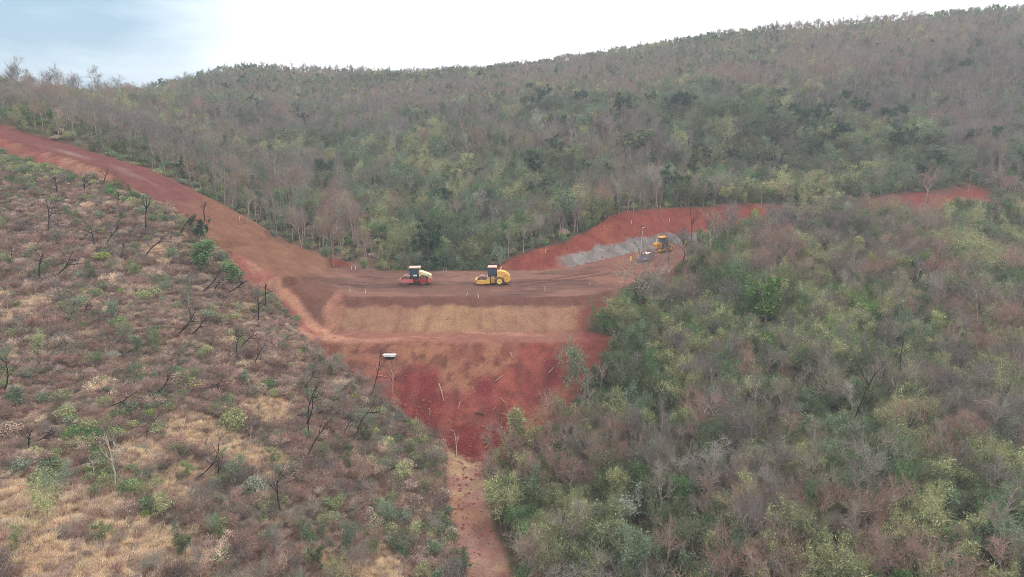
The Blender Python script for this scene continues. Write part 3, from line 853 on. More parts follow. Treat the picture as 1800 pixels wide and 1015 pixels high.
# logs and broken wood on the slope and by the trail
M_LOG = bark('peeled_log_wood', lin(176, 136, 120), lin(146, 106, 92))
M_LOGD = bark('dark_root_wood', lin(70, 50, 46), lin(104, 76, 68))
LOGS = [
    (771, 675, 780, 707, .11, 0, 'long pale log lying down the red slope below the tan patch'),
    (809, 708, 805, 720, .10, 0, 'short pale log on the red slope right of the long log'),
    (871, 671, 887, 660, .10, 0, 'pale log slanting up to the right on the red slope'),
    (897, 620, 902, 631, .09, 0, 'small pale log high on the right part of the slope'),
    (755, 719, 755, 731, .07, 0, 'short thin log upright on the left part of the red slope'),
    (789, 739, 795, 744, .06, 0, 'tiny pale stick low on the red slope, left'),
    (802, 734, 806, 742, .05, 0, 'tiny pale stick low on the red slope, middle'),
    (880, 700, 892, 715, .07, 0, 'thin log slanting down to the right among brushwood'),
    (866, 722, 872, 716, .05, 0, 'thin stick left of the brushwood on the red slope'),
    (897, 727, 898, 735, .09, 0, 'short thick stump piece at the right edge of the red slope'),
    (663, 661, 679, 664, .09, 0, 'pale log lying level left of the red slope below the white box'),
    (964, 657, 973, 647, .08, 0, 'pale log at the far right edge of the slope beside the shrubs'),
    (836, 727, 852, 731, .13, 1, 'dark root lying across the red slope'),
    (848, 775, 862, 771, .09, 1, 'dark branch at the right foot of the red slope, upper'),
    (850, 783, 863, 776, .09, 1, 'dark branch at the right foot of the red slope, middle'),
    (853, 790, 861, 779, .07, 0, 'pale branch at the right foot of the red slope, steepest'),
    (822, 677, 830, 671, .06, 1, 'small dark branch where the tan and red soils meet'),
    (830, 682, 834, 690, .05, 0, 'thin pale stick on the red slope below the tan patch'),
    (787, 897, 826, 889, .06, 0, 'long grey branch reaching over the left edge of the trail'),
    (897, 914, 917, 909, .06, 0, 'pale branch lying level at the right edge of the trail'),
    (901, 906, 903, 915, .05, 0, 'short pale stick crossing the branch at the right trail edge'),
    (897, 919, 909, 924, .05, 0, 'pale branch slanting down right beside the trail'),
    (901, 965, 914, 976, .06, 0, 'pale log beside the trail near the bottom of the photo'),
    (711, 874, 731, 891, .07, 0, 'grey fallen branch in the scrub left of the trail'),
    (838, 921, 848, 930, .04, 0, 'thin forked twig lying on the bare middle of the trail'),
    (690, 648, 696, 652, .05, 0, 'small pale stick just below the white box'),
]
for (x0, y0, x1, y1, r, dk, lab) in LOGS:
    a, b = hit(x0, y0), hit(x1, y1)
    if a is None or b is None: continue
    a, b = Vector(a), Vector(b)
    L = (b - a).length
    if L > 5: b = a + (b - a) * (5 / L)
    m = MB(); mid = (b - a) * .5 + Vector((rs.uniform(-.1, .1), 0, r * .8 + .05))
    m.tube([(0, 0, r * .7), tuple(mid), tuple((b - a) + Vector((0, 0, r * .7)))], [r, r * .85, r * .55], 7)
    if (b - a).length > 1.2:
        q = mid + Vector((rs.uniform(-.4, .4), rs.uniform(-.2, .2), .25)); m.tube([tuple(mid), tuple(q)], [r * .4, r * .2], 5)
    mesh_thing('fallen_branch' if r < .07 else 'log', m, M_LOGD if dk else M_LOG, lab, 'log' if r >= .07 else 'branch', a, (0, 0, 0), 'logs and branches on the slope and trail')
# clods, litter and brushwood on the disturbed slope: too small to pick apart
def debris():
    r = np.random.RandomState(5); m = MB()
    def put(x, y, s, mi):
        z = hz_arr[(x, y)]
        v = [(x + s * a * r.uniform(.6, 1.2), y + s * b * r.uniform(.6, 1.2), z + s * c * r.uniform(.5, 1)) for a, b, c in
             ((1, 0, 0), (-1, 0, 0), (0, 1, 0), (0, -1, 0), (0, 0, .9), (0, 0, -.6))]
        m.add(v, [(0, 2, 4), (2, 1, 4), (1, 3, 4), (3, 0, 4), (2, 0, 5), (1, 2, 5), (3, 1, 5), (0, 3, 5)], mi)
    pts = []
    while len(pts) < 5200:
        x = r.uniform(-34, 19); y = r.uniform(79, 110)
        pts.append((x, y))
    for k in range(1600):
        pts.append((r.uniform(-8, 45), r.uniform(128, 152)))
    for k in range(500):
        y = r.uniform(50, 82); pts.append((-5.4 + r.normal() * 1.6, y))
    P = np.array(pts)
    N, H, d, rz, sd = terrain_parts(P[:, 0], P[:, 1])
    Z = height(P[:, 0], P[:, 1])
    ok = ((np.abs(H - N) > .1) & (d > .3)) | (trail_d(P[:, 0], P[:, 1]) < 0)
    tanz = (d > 1.5) & (d < 11) & (sd > 0) & (P[:, 0] > -26) & (P[:, 0] < 9)
    ok &= (~tanz) | (r.rand(len(P)) < .06)
    hz_arr = {}
    for (x, y), z, k in zip(P, Z, ok):
        if not k: continue
        hz_arr[(x, y)] = z
        put(x, y, (r.rand() ** 3) * (.26 if z < -9 or y > 112 else .14) + .04, 0 if r.rand() < .75 else 1)
    # sticks
    for (x, y), z, k in zip(P[:5200], Z, ok):
        if not k or z > -6 or r.rand() > .13: continue
        a = r.uniform(0, 6.28); L = r.uniform(.2, .9)
        m.tube([(x, y, z + .05), (x + L * math.cos(a), y + L * math.sin(a) * .6, z + .1 + r.uniform(-.1, .3) + .5 * L * math.sin(a) * .6)], [.025, .012], 3, 2 if r.rand() < .6 else 3)
    o = bpy.data.objects.new('soil_clods', m.mesh('soil_clods', [bark('red_clod', lin(128, 66, 58), lin(150, 84, 72)), bark('dark_clod', lin(112, 66, 60), lin(134, 84, 74)), M_LOGD, M_LOG]))
    COL.objects.link(o); o['kind'] = 'stuff'; o['label'] = 'loose red clods and sticks scattered over the lower slope'
debris()
# tread imprint of the roller tyres on the platform
def tread():
    m = MB(); r = random.Random(3)
    for (x0, y0, x1, y1) in ((905, 499, 1055, 477), (912, 503, 1075, 480)):
        a, b = hit(x0, y0), hit(x1, y1)
        L = np.linalg.norm(b - a); n = int(L / .42); t = (b - a) / L; pn = np.array([-t[1], t[0], 0])
        for k in range(n):
            for s in (-1, 1):
                c = a + t * (k * .42 + (.1 if s > 0 else 0))
                z0 = hz(c[0], c[1])
                q0 = c + pn * s * .08; q1 = c + pn * s * .55 + t * .22
                w_ = t * .07
                up = np.array([0, 0, .09])
                zz = np.array([0, 0, z0 - c[2]])
                m.add([q0 - w_ + zz, q0 + w_ + zz, q1 + w_ + zz, q1 - w_ + zz, q0 + up + zz, q1 + up + zz], [(0, 4, 5, 3), (1, 2, 5, 4), (0, 1, 4), (2, 3, 5)])
    o = bpy.data.objects.new('tread_ridges', m.mesh('tread_ridges', bark('dark_track_soil', lin(104, 68, 62), lin(126, 86, 78)))); COL.objects.link(o)
    o['kind'] = 'stuff'; o['label'] = 'rows of tyre tread ridges pressed into the platform soil'
tread()
# ------------------------------------------------------------------ plants: prototypes
def rv(r): 
    v = Vector((r.gauss(0, 1), r.gauss(0, 1), r.gauss(0, 1)))
    return v.normalized()
def twig(mb, p, d, L, wd, r, mi, sh):
    s = d.cross(rv(r))
    if s.length < 1e-3: return
    s = s.normalized() * wd
    k = rv(r) * L * .12
    mb.add([p - s, p + s, p + d * L * .5 + k + s * .6, p + d * L + k * .3, p + d * L * .5 + k - s * .6], [(0, 1, 2, 4), (4, 2, 3)], mi, sh)
def leaf(mb, p, sz, r, mi, sh, up=.5):
    n = (rv(r) + Vector((0, 0, up))).normalized()
    a = n.cross(rv(r)).normalized() * sz * 1.25; b = n.cross(a).normalized() * sz * .5
    mb.add([p - a, p - b, p + a, p + b], [(0, 1, 2, 3)], mi, sh)
def gen_tree(seed, H, spread, tr, ntwig, nleaf, leafsz, trunk_frac=.35, limbs=5, up=.55, twl=.6, tww=.016, flat=1.0, clump=0, cone=0, stems=1, droop=0):
    """returns (wood builder, crown builder)"""
    r = random.Random(seed); wood = MB(); crown = MB(); tips = []
    def branch(p, d, L, rad, lvl):
        n = 4 if lvl < 2 else 3
        pts = [p]; q = p.copy(); dd = d.copy()
        for i in range(n):
            dd = (dd + rv(r) * (.16 if lvl == 0 else .30) + Vector((0, 0, .10 if lvl else .05))).normalized()
            q = q + dd * (L / n); pts.append(q.copy())
        rr = [rad * (1 - .62 * i / n) for i in range(n + 1)]
        wood.tube(pts, rr, (6, 4, 3, 3)[lvl], 0, r.random(), cap=False)
        if lvl == 0:
            for k in range(limbs):
                f = trunk_frac + (1 - trunk_frac) * (k + r.random() * .6) / limbs
                i = min(int(f * n), n - 1); b = pts[i].lerp(pts[i + 1], f * n - i)
                an = 2 * math.pi * (k / limbs * 1.7 + r.random() * .3)
                hv = Vector((math.cos(an), math.sin(an), 0))
                dd2 = (hv * (1 - up) * flat + Vector((0, 0, up)) + rv(r) * .18).normalized()
                branch(b, dd2, spread * r.uniform(.6, 1.15) * (1 - .35 * f * cone), rad * .6, 1)
        elif lvl < 3:
            m = 4 if lvl == 1 else 3
            for k in range(m):
                f = .35 + .65 * (k + r.random()) / m
                i = min(int(f * n), n - 1); b = pts[i].lerp(pts[min(i + 1, n)], f * n - i)
                dd2 = (dd * .55 + rv(r) * .75 + Vector((0, 0, .22))).normalized()
                branch(b, dd2, L * r.uniform(.45, .75), max(rr[i] * .62, .012), lvl + 1)
        if lvl >= 2:
            for i in range(1, n + 1): tips.append((pts[i], dd.copy()))
    for sI in range(stems):
        an = 6.283 * (sI + r.random() * .5) / stems; sp_ = 0 if stems == 1 else r.uniform(.10, .34)
        d0 = Vector((math.cos(an) * sp_ + r.uniform(-.1, .1), math.sin(an) * sp_ + r.uniform(-.1, .1), 1)).normalized()
        b0 = Vector((math.cos(an), math.sin(an), 0)) * (.0 if stems == 1 else .25); b0.z = -.35
        branch(b0, d0, H * (.78 if sI == 0 else r.uniform(.5, .8)), tr * (1 if sI == 0 else r.uniform(.55, .9)), 0)
    for k in range(ntwig):
        p, d = r.choice(tips)
        d2 = (d * .85 + rv(r) * .62 + Vector((0, 0, .2))).normalized()
        p2 = p + rv(r) * .18 * twl
        twig(crown, p2, d2, twl * r.uniform(.5, 1.3), tww, r, 0, .25 + .5 * r.random())
    ctr = [r.choice(tips)[0] for _ in range(max(1, clump))]
    for k in range(nleaf):
        if clump:
            p = r.choice(ctr) + rv(r) * (abs(r.gauss(0, 1)) * .20 * twl + .05) * Vector((1, 1, .7)).length
        else:
            p = r.choice(tips)[0] + rv(r) * abs(r.gauss(0, .35)) * twl
        if droop and r.random() < .6: p = p - Vector((0, 0, droop * r.random() ** 1.3 * min(1, p.z / 2)))
        leaf(crown, p, leafsz * r.uniform(.6, 1.3), r, 1, r.random())
    return wood, crown
def gen_shrub(seed, H, W, ntwig, nleaf, leafsz, tww=.012, dome=True):
    r = random.Random(seed); wood = MB(); crown = MB(); tips = []
    for k in range(9):
        an = r.uniform(0, 6.28); L = H * r.uniform(.6, 1.0)
        d = Vector((math.cos(an) * W / H * r.uniform(.1, .75), math.sin(an) * W / H * r.uniform(.1, .75), 1)).normalized()
        b = Vector((r.uniform(-.12, .12) * W, r.uniform(-.12, .12) * W, -.1)); q = b.copy(); pts = [b]
        for i in range(3):
            d = (d + rv(r) * .22).normalized(); q = q + d * L / 3; pts.append(q.copy()); tips.append((q.copy(), d.copy()))
        wood.tube(pts, [.022 * H, .016 * H, .011 * H, .005 * H], 3, 0, r.random(), cap=False)
    for k in range(ntwig):
        p, d = r.choice(tips); d2 = (d * .6 + rv(r) * .7 + Vector((0, 0, .3))).normalized()
        twig(crown, p + rv(r) * .1 * W, d2, H * r.uniform(.18, .5), tww, r, 0, r.random())
    for k in range(nleaf):
        an = r.uniform(0, 6.28); rr = math.sqrt(r.random()) * W * .5; t = rr / (W * .5)
        p = Vector((rr * math.cos(an), rr * math.sin(an), H * (1 - .55 * t * t) * (1 - .5 * r.random() ** 2)))
        if r.random() < .5: p = r.choice(tips)[0] + rv(r) * .16 * W
        if p.z < 0: p.z = .05
        leaf(crown, p, leafsz * r.uniform(.6, 1.3), r, 1, r.random())
    return wood, crown
def gen_grass(seed, n, H, W):
    r = random.Random(seed); crown = MB()
    lean = Vector((r.uniform(-.5, .5), r.uniform(-.5, .5), 0))
    for k in range(n):
        an = r.uniform(0, 6.28); rr = abs(r.gauss(0, .4)) * W
        p = Vector((rr * math.cos(an), rr * math.sin(an), -.05))
        d = (Vector((math.cos(an) * .45, math.sin(an) * .45, 1)) + lean + rv(r) * .25).normalized()
        twig(crown, p, d, H * r.uniform(.5, 1.2), .011, r, 0, r.random())
    return MB(), crown

PROTO = {}
def proto(kind, gens, bark_ms):
    out = []
    for i, (wd, cr) in enumerate(gens):
        bark_m = bark_ms[i] if isinstance(bark_ms, list) else bark_ms
        wm = wd.mesh(kind + '_trunk', [bark_m], smooth=False, shade=True) if wd.f else None
        cm = cr.mesh(kind + '_crown', [M_TWIG, M_LEAF], shade=True)
        j = MB(); j.v = wd.v + cr.v; o = len(wd.v)
        j.f = wd.f + [tuple(a + o for a in f) for f in cr.f]; j.m = [0] * len(wd.f) + [a + 1 for a in cr.m]; j.sh = wd.sh + cr.sh
        jm = j.mesh('%s_%02d' % (kind, i), [bark_m, M_TWIG, M_LEAF], shade=True)
        out.append((wm, cm, jm))
    PROTO[kind] = out
proto('bare_tree', [gen_tree(100 + i, 5.8, (1.5, 1.9, 1.3, 2.2)[i % 4], .085, (480, 680, 380, 560)[i % 4], (120, 320, 60, 200)[i % 4], .06, trunk_frac=.34 + .06 * (i % 3), limbs=4 + i % 2, up=(.7, .58, .78, .5)[i % 4], stems=(1, 2, 3)[i % 3], twl=1.0, tww=.015) for i in range(8)]
      + [gen_tree(150 + i, 7.2, 1.3, .105, 330, 60, .06, trunk_frac=.58, limbs=5, up=.6, twl=.8, tww=.015) for i in range(3)], [M_BARK] * 8 + [M_TRUNK] * 3)
proto('leafy_tree', [gen_tree(200 + i, 5.3, (1.5, 1.9, 1.3, 1.7)[i % 4], .08, 380, 1500, (.12, .10)[i % 2], trunk_frac=.25, limbs=4, up=(.65, .5, .75)[i % 3], clump=(34, 26, 44, 30, 38, 22, 0, 50)[i], twl=(.9, 1.1)[i % 2], stems=(1, 2, 3)[i % 3], droop=(.3, 1.8, .6, 2.4, 0, 1.2, 2.0, .8)[i]) for i in range(8)], M_BARK)
proto('broadleaf_tree', [gen_tree(300 + i, 5.2, 2.3, .10, 100, 3600, .13, trunk_frac=.4, limbs=7, up=.35, clump=46, twl=.95) for i in range(3)], M_BARK)
proto('dry_shrub', [gen_shrub(400 + i, 1.0, 1.4, 560, 220, .03, .009) for i in range(5)], M_BARK)
proto('green_shrub', [gen_shrub(500 + i, 1.1, 1.5, 80, 620, .065) for i in range(5)], M_BARK)
proto('dry_grass', [gen_grass(600 + i, 170, .55, .55) for i in range(4)], M_BARK)

# ------------------------------------------------------------------ plants: where they stand
# tints as linear reflectance of twigs / leaves
T = {'rust-brown': lin(140, 108, 94), 'grey-brown': lin(124, 115, 100), 'purple-grey': lin(112, 103, 99), 'pale grey': lin(142, 134, 124),
     'olive': lin(120, 126, 84), 'grey-green': lin(108, 124, 94), 'yellow-olive': lin(146, 148, 98), 'mid-green': lin(90, 120, 70), 'dark green': lin(64, 88, 64),
     'bright green': lin(112, 144, 74), 'lime green': lin(160, 174, 80), 'straw': lin(202, 176, 142), 'tan-brown': lin(172, 146, 126), 'red-brown': lin(150, 118, 104),
     'dark brown': lin(112, 92, 84), 'silvery green': lin(134, 144, 122), 'dark olive': lin(92, 102, 70)}
T = {k: tuple(np.clip((np.array(c) * .80 + .20 * np.mean(c)) * 1.36, 0, .8)) for k, c in T.items()}
T['dark green'] = lin(58, 84, 60); T['bright green'] = lin(108, 136, 78); T['lime green'] = lin(152, 168, 86)
TN = list(T)
rg = np.random.RandomState(42)
def jitter(x0, x1, y0, y1, sp):
    nx, ny = int((x1 - x0) / sp), int((y1 - y0) / sp)
    a, b = np.meshgrid(np.arange(nx), np.arange(ny))
    x = x0 + (a.ravel() + rg.rand(nx * ny)) * sp; y = y0 + (b.ravel() + rg.rand(nx * ny)) * sp
    return x, y
def inview(x, y, z, m=160):
    px, py, zc = project(x, y, z + 2)
    return (zc > 8) & (px > -m) & (px < 1800 + m) & (py < 1015 + m * 1.2)
def clear_of_soil(x, y, mar=0.0):
    N, H, d, rz, sd = terrain_parts(x, y)
    return (np.abs(H - N) < .04) & (d > .6 + mar) & ((trail_d(x, y) > .2 + mar) | (y > 84))
def is_left(x, y):
    return (x < -7 - (80 - y) * -.05) & (y < 128 + .22 * (-45 - x).clip(0)) 
PLANTS = {k: [] for k in PROTO}      # rows: x, y, z, scale, zscale, rot, variant, tint index
def put(kind, x, y, z, s, zs, tn, jit=.16):
    n = len(PROTO[kind])
    PLANTS[kind].append((x, y, z, s, zs, rg.rand() * 6.283, rg.randint(n), tn))
def pick(names, ws):
    return names[np.searchsorted(np.cumsum(ws) / np.sum(ws), rg.rand())]
# right-hand slope and scrub round the trail
x, y = jitter(-12, 175, 22, 190, 1.55)
z = height(x, y)
N, H, d, rz, sd = terrain_parts(x, y)
ok = inview(x, y, z, 120) & clear_of_soil(x, y, .5) & ~is_left(x, y) & (sd > 0) & (d < 170)
n1 = fbm(x, y, 16, 3, 95); n2 = fbm(x, y, 7, 3, 96); n3 = fbm(x, y, 11, 3, 99); n4 = fbm(x, y, 26, 2, 94)
for i in np.nonzero(ok)[0]:
    xi, yi, zi = x[i], y[i], z[i]
    px, py, zc = project(xi, yi, zi + 3)
    g = n1[i] + .5 * (n2[i] - .5) + (.06 if py < 760 else -.03)
    s = rg.uniform(.55, 1.12)
    if d[i] < 16 and xi > 36: s = (.95 + .3 * rg.rand()) if (n2[i] > .52 or xi < 62) else s * .6
    elif d[i] < 6: s *= .72
    tv = n3[i] + .16 * rg.randn()
    if rg.rand() < np.clip((g - .30) * 3.4, .3, .9):
        t = 'yellow-olive' if tv > .57 else 'olive' if tv > .47 else 'grey-green' if tv > .40 else 'dark olive'
        if rg.rand() < .10: t = 'mid-green'
        put('leafy_tree', xi, yi, zi, s * .95, s * rg.uniform(.7, 1.08), t)
    else:
        tv = n4[i] + .14 * rg.randn() + (.06 if py > 740 else -.02)
        t = 'rust-brown' if tv > .56 else 'grey-brown' if tv > .40 else 'purple-grey'
        if rg.rand() < .03: t = 'pale grey'
        put('bare_tree', xi, yi, zi, s, s * rg.uniform(.75, 1.12), t)
        if rg.rand() < .2: PLANTS['bare_tree'][-1] = PLANTS['bare_tree'][-1][:6] + (8 + rg.randint(3), t)
# understorey of the same slope
x, y = jitter(-14, 150, 30, 170, 1.7); z = height(x, y); N, H, d, rz, sd = terrain_parts(x, y)
ok = inview(x, y, z) & clear_of_soil(x, y, .1) & ~is_left(x, y) & (sd > 0)
for i in np.nonzero(ok)[0]:
    if rg.rand() < .62: put('green_shrub', x[i], y[i], z[i], rg.uniform(.7, 1.7), rg.uniform(.8, 2.0), pick(['olive', 'grey-green', 'dark olive', 'mid-green', 'yellow-olive'], [4, 4, 4, 2, 1.5]))
    else: put('dry_shrub', x[i], y[i], z[i], rg.uniform(.9, 1.9), rg.uniform(.9, 2.0), pick(['rust-brown', 'grey-brown', 'dark brown'], [3, 3, 2]))
# left-hand burnt slope
x, y = jitter(-125, 0, 26, 150, .66); z = height(x, y); N, H, d, rz, sd = terrain_parts(x, y)
ok = inview(x, y, z, 90) & clear_of_soil(x, y, -.2) & is_left(x, y)
og = open_grass(x, y); n2 = fbm(x, y, 7, 3, 97); n3 = fbm(x, y, 16, 3, 98)
rim = (d < 5) | (trail_d(x, y) < 9)
for i in np.nonzero(ok)[0]:
    xi, yi, zi = x[i], y[i], z[i]
    gr = og[i]
    green = .05 + (.28 if rim[i] else 0) + 2.2 * max(0, n3[i] - .54)
    u = rg.rand()
    if gr > .60:
        if u < .16: put('dry_shrub', xi, yi, zi, rg.uniform(.35, .7), rg.uniform(.3, .6), pick(['red-brown', 'tan-brown'], [1, 1]))
        continue
    if u < green:
        big = rg.rand() ** 2
        put('green_shrub', xi, yi, zi, .4 + big * 1.0, .4 + big * .9, pick(['olive', 'grey-green', 'yellow-olive', 'mid-green', 'lime green', 'silvery green', 'tan-brown'], [4, 4, 4, 2, .25, .6, 2]))
    else:
        if rg.rand() < .3: continue
        k = rg.rand() ** 1.5
        k = k if n2[i] > .47 else k * .35
        put('dry_shrub', xi, yi, zi, .6 + k * 1.3, .42 + k * .95, pick(['red-brown', 'rust-brown', 'dark brown', 'tan-brown', 'grey-brown', 'straw'], [3.5 + 8 * max(0, n2[i] - .5), 2.2, .7, 2.5 + 8 * max(0, .5 - n2[i]), 3.2, .35]))
x, y = jitter(-110, 2, 26, 140, .55); z = height(x, y)
ok = inview(x, y, z, 60) & clear_of_soil(x, y, -.4) & is_left(x, y)
og = open_grass(x, y)
for i in np.nonzero(ok)[0]:
    if rg.rand() < np.clip((og[i] - .52) * 6, .6, 1):
        inn = og[i] > .58
        put('dry_grass', x[i], y[i], z[i], rg.uniform(.7, 1.4), rg.uniform(.6, 1.1), pick(['straw', 'tan-brown', 'red-brown', 'grey-brown'], [5, 3, .6, .3] if inn else [.5, 3.5, 3, 2]))
# taller scrub on the left of the trail and along the road's upper part
x, y = jitter(-125, 0, 28, 150, 2.4); z = height(x, y); N, H, d, rz, sd = terrain_parts(x, y)
ok = inview(x, y, z, 90) & clear_of_soil(x, y, .2) & is_left(x, y)
td = trail_d(x, y)
for i in np.nonzero(ok)[0]:
    px, py, zc = project(x[i], y[i], z[i] + 1)
    nt_ = td[i] < (11 + 3 * rg.rand()) * (1.8 if py > 800 else 1)
    pr = .85 if nt_ else (.36 if py < 420 else .30)
    if rg.rand() > pr: continue
    s = rg.uniform(.35, .68) if nt_ else rg.uniform(.3, .62)
    if rg.rand() < .45: put('leafy_tree', x[i], y[i], z[i], s, s * rg.uniform(.7, 1), pick(['olive', 'grey-green', 'yellow-olive', 'dark olive'], [4, 4, 2, 2]))
    else: put('bare_tree', x[i], y[i], z[i], s, s * rg.uniform(.7, 1), pick(['rust-brown', 'grey-brown', 'purple-grey', 'dark brown'], [2, 4, 3, 3]))
# forest on the hillside behind the road
for (ya, yb, sp, smul) in ((128, 215, 2.2, 1.0), (215, 320, 3.0, 1.15), (320, 540, 3.3, 1.3)):
    x, y = jitter(-420, 480, ya, yb, sp); z = height(x, y); N, H, d, rz, sd = terrain_parts(x, y)
    ok = inview(x, y, z, 120) & clear_of_soil(x, y, .5) & (sd < 0)
    # leave out what the ridge hides
    px, py, zc = project(x, y, z + 6)
    n1 = fbm(x, y, 44, 4, 101); n2 = fbm(x, y, 18, 3, 102); n3 = fbm(x, y, 24, 3, 104)
    for i in np.nonzero(ok)[0]:
        xi, yi, zi = x[i], y[i], z[i]
        gul = np.exp(-((px[i] - 760) / 160) ** 2) * (py[i] > 300) * .16 + .10 * np.exp(-((px[i] - 1250) / 330) ** 2 - ((py[i] - 240) / 90) ** 2)
        g = n1[i] + .35 * (n2[i] - .5) + gul
        s = (.55 + .95 * rg.rand() ** 1.7) * smul * (.62 if px[i] < 480 and zc[i] < 260 else 1) * (.72 if d[i] < 8 else 1)
        if zc[i] > 300: s *= .42
        elif zc[i] > 240: s *= .8
        tv = n3[i] + .15 * rg.randn()
        if rg.rand() < np.clip((g - .33) * 3.6, .2, .92):
            k = 'broadleaf_tree' if rg.rand() < (.20 if px[i] > 930 and 150 < py[i] < 345 else .06) else 'leafy_tree'
            t = 'yellow-olive' if tv > .68 else 'olive' if tv > .56 else 'grey-green' if tv > .40 else 'dark olive'
            if rg.rand() < .08: t = 'mid-green'
            if k == 'broadleaf_tree' and rg.rand() < .3: t = 'dark green'
            put(k, xi, yi, zi, s * (1.1 if k[0] == 'b' else 1), s * rg.uniform(.7, 1.1), t)
        else:
            t = 'rust-brown' if tv > .66 else 'grey-brown' if tv > .44 else 'purple-grey'
            if rg.rand() < .03: t = 'pale grey'
            put('bare_tree', xi, yi, zi, s, s * rg.uniform(.8, 1.25), t)
            if zc[i] < 250 and rg.rand() < (.6 if d[i] < 16 else .2): PLANTS['bare_tree'][-1] = PLANTS['bare_tree'][-1][:3] + (max(s, .8), max(s, .85)) + PLANTS['bare_tree'][-1][5:6] + (8 + rg.randint(3), t)
x, y = jitter(-180, 200, 126, 235, 2.3); z = height(x, y); N, H, d, rz, sd = terrain_parts(x, y)
ok = inview(x, y, z, 80) & clear_of_soil(x, y, 0) & (sd < 0)
for i in np.nonzero(ok)[0]:
    edge = d[i] < 9
    put('green_shrub' if rg.rand() < (.8 if edge else .55) else 'dry_shrub', x[i], y[i], z[i], rg.uniform(.8, 1.7), rg.uniform(.7, 1.6),
        pick(['olive', 'grey-green', 'mid-green', 'dark olive', 'yellow-olive', 'tan-brown', 'bright green'], [4, 4, 2, 3, 1.5, 1.5, .4]))

# plants one can point at
NOTABLE = [   # kind, px, py of the foot, width in px, height in px, tint, label
    ('green_shrub', 411, 756, 44, 40, 'yellow-olive', 'round yellow-topped olive shrub standing in pale grass on the left slope'),
    ('green_shrub', 400, 716, 22, 24, 'mid-green', 'small fresh green bush just above the round yellow-topped shrub'),
    ('green_shrub', 446, 868, 40, 30, 'silvery green', 'silvery green shrub on the left slope right of the white dead tree'),
    ('leafy_tree', 356, 476, 74, 52, 'mid-green', 'fresh green spreading tree at the edge of the brown ramp'),
    ('leafy_tree', 414, 504, 52, 42, 'mid-green', 'fresh green tree nearest the pale strip on the left slope'),
    ('broadleaf_tree', 354, 436, 30, 46, 'dark green', 'dark green upright tree beside the brown ramp'),
    ('green_shrub', 181, 458, 26, 16, 'lime green', 'lime green tuft on the left slope under a leaning charred trunk'),
    ('green_shrub', 238, 487, 18, 22, 'lime green', 'lime green upright bush in the middle of the upper left slope'),
    ('green_shrub', 208, 577, 32, 20, 'bright green', 'bright green low shrub on the left slope at mid height'),
    ('broadleaf_tree', 1192, 206, 44, 34, 'dark green', 'large dark green round tree standing out on the far hillside'),
    ('broadleaf_tree', 1094, 214, 32, 36, 'dark green', 'dark green round tree left of the largest one on the far hillside'),
    ('broadleaf_tree', 961, 246, 28, 36, 'dark green', 'green round tree on the far hillside above the yellow roller'),
    ('broadleaf_tree', 1128, 290, 78, 48, 'dark olive', 'broad olive flat-topped tree on the hillside above the light pole'),
    ('broadleaf_tree', 1266, 262, 32, 46, 'olive', 'olive two-tiered tree on the hillside right of the broad flat-topped one'),
    ('broadleaf_tree', 1152, 236, 22, 24, 'yellow-olive', 'small yellow-green tree below the two dark round ones'),
    ('leafy_tree', 1012, 690, 50, 76, 'grey-green', 'grey-green creeper-covered tree at the right edge of the red slope'),
    ('leafy_tree', 1345, 575, 92, 90, 'bright green', 'bright green leafy tree on the right slope, tallest of the fresh ones'),
    ('leafy_tree', 1512, 572, 54, 52, 'bright green', 'bright green round tree on the right slope, rightmost of the fresh ones'),
    ('leafy_tree', 1490, 636, 70, 54, 'bright green', 'bright green spreading tree on the right slope below the round fresh one'),
    ('leafy_tree', 1362, 660, 90, 60, 'bright green', 'bright green low tree on the right slope, lowest of the fresh ones'),
    ('leafy_tree', 1604, 486, 56, 40, 'bright green', 'fresh green flat tree on the upper right slope near the red cut'),
    ('leafy_tree', 1534, 486, 40, 36, 'lime green', 'lime green tree on the upper right slope left of the fresh flat one'),
    ('leafy_tree', 1110, 920, 70, 60, 'silvery green', 'pale silvery shrubby tree low on the right slope'),
    ('leafy_tree', 905, 800, 60, 80, 'yellow-olive', 'yellow-green creeper column at the right foot of the red slope'),
    ('green_shrub', 656, 815, 16, 20, 'bright green', 'small green sapling in the scrub left of the trail head'),
    ('leafy_tree', 1325, 385, 16, 18, 'lime green', 'small yellow-green bush beside the dark bare tree on the right road'),
    ('bare_tree', 1272, 455, 60, 90, 'purple-grey', 'dark purple-grey bare tree in front of the right end of the cut bank'),
    ('bare_tree', 1150, 494, 44, 52, 'rust-brown', 'reddish twiggy tree in front of the blue car, left of the dark forked trunk'),
    ('bare_tree', 1176, 486, 48, 56, 'purple-grey', 'grey twiggy tree hiding the tracks of the bulldozer'),
    ('bare_tree', 1222, 484, 40, 70, 'purple-grey', 'grey twiggy tree before the cut, right of the dark forked trunk'),
    ('bare_tree', 1246, 474, 44, 80, 'dark brown', 'dark brown twiggy tree before the right end of the grey rock'),
    ('bare_tree', 1292, 452, 48, 66, 'purple-grey', 'grey bare tree where the right-hand road disappears behind the scrub'),
    ('bare_tree', 1130, 560, 110, 90, 'grey-brown', 'grey-brown bare spreading tree at the right shoulder of the embankment'),
    ('bare_tree', 1290, 700, 70, 80, 'rust-brown', 'rust-red twiggy tree half way up the right slope below the fresh green trees'),
    ('bare_tree', 1230, 800, 80, 90, 'rust-brown', 'rust-red narrow tree low on the right slope'),
    ('bare_tree', 1780, 520, 60, 80, 'rust-brown', 'rust-red bare tree at the right edge of the photo below the road'),
    ('bare_tree', 1620, 380, 44, 60, 'rust-brown', 'rust-brown bare tree standing before the red road cut at right'),
]
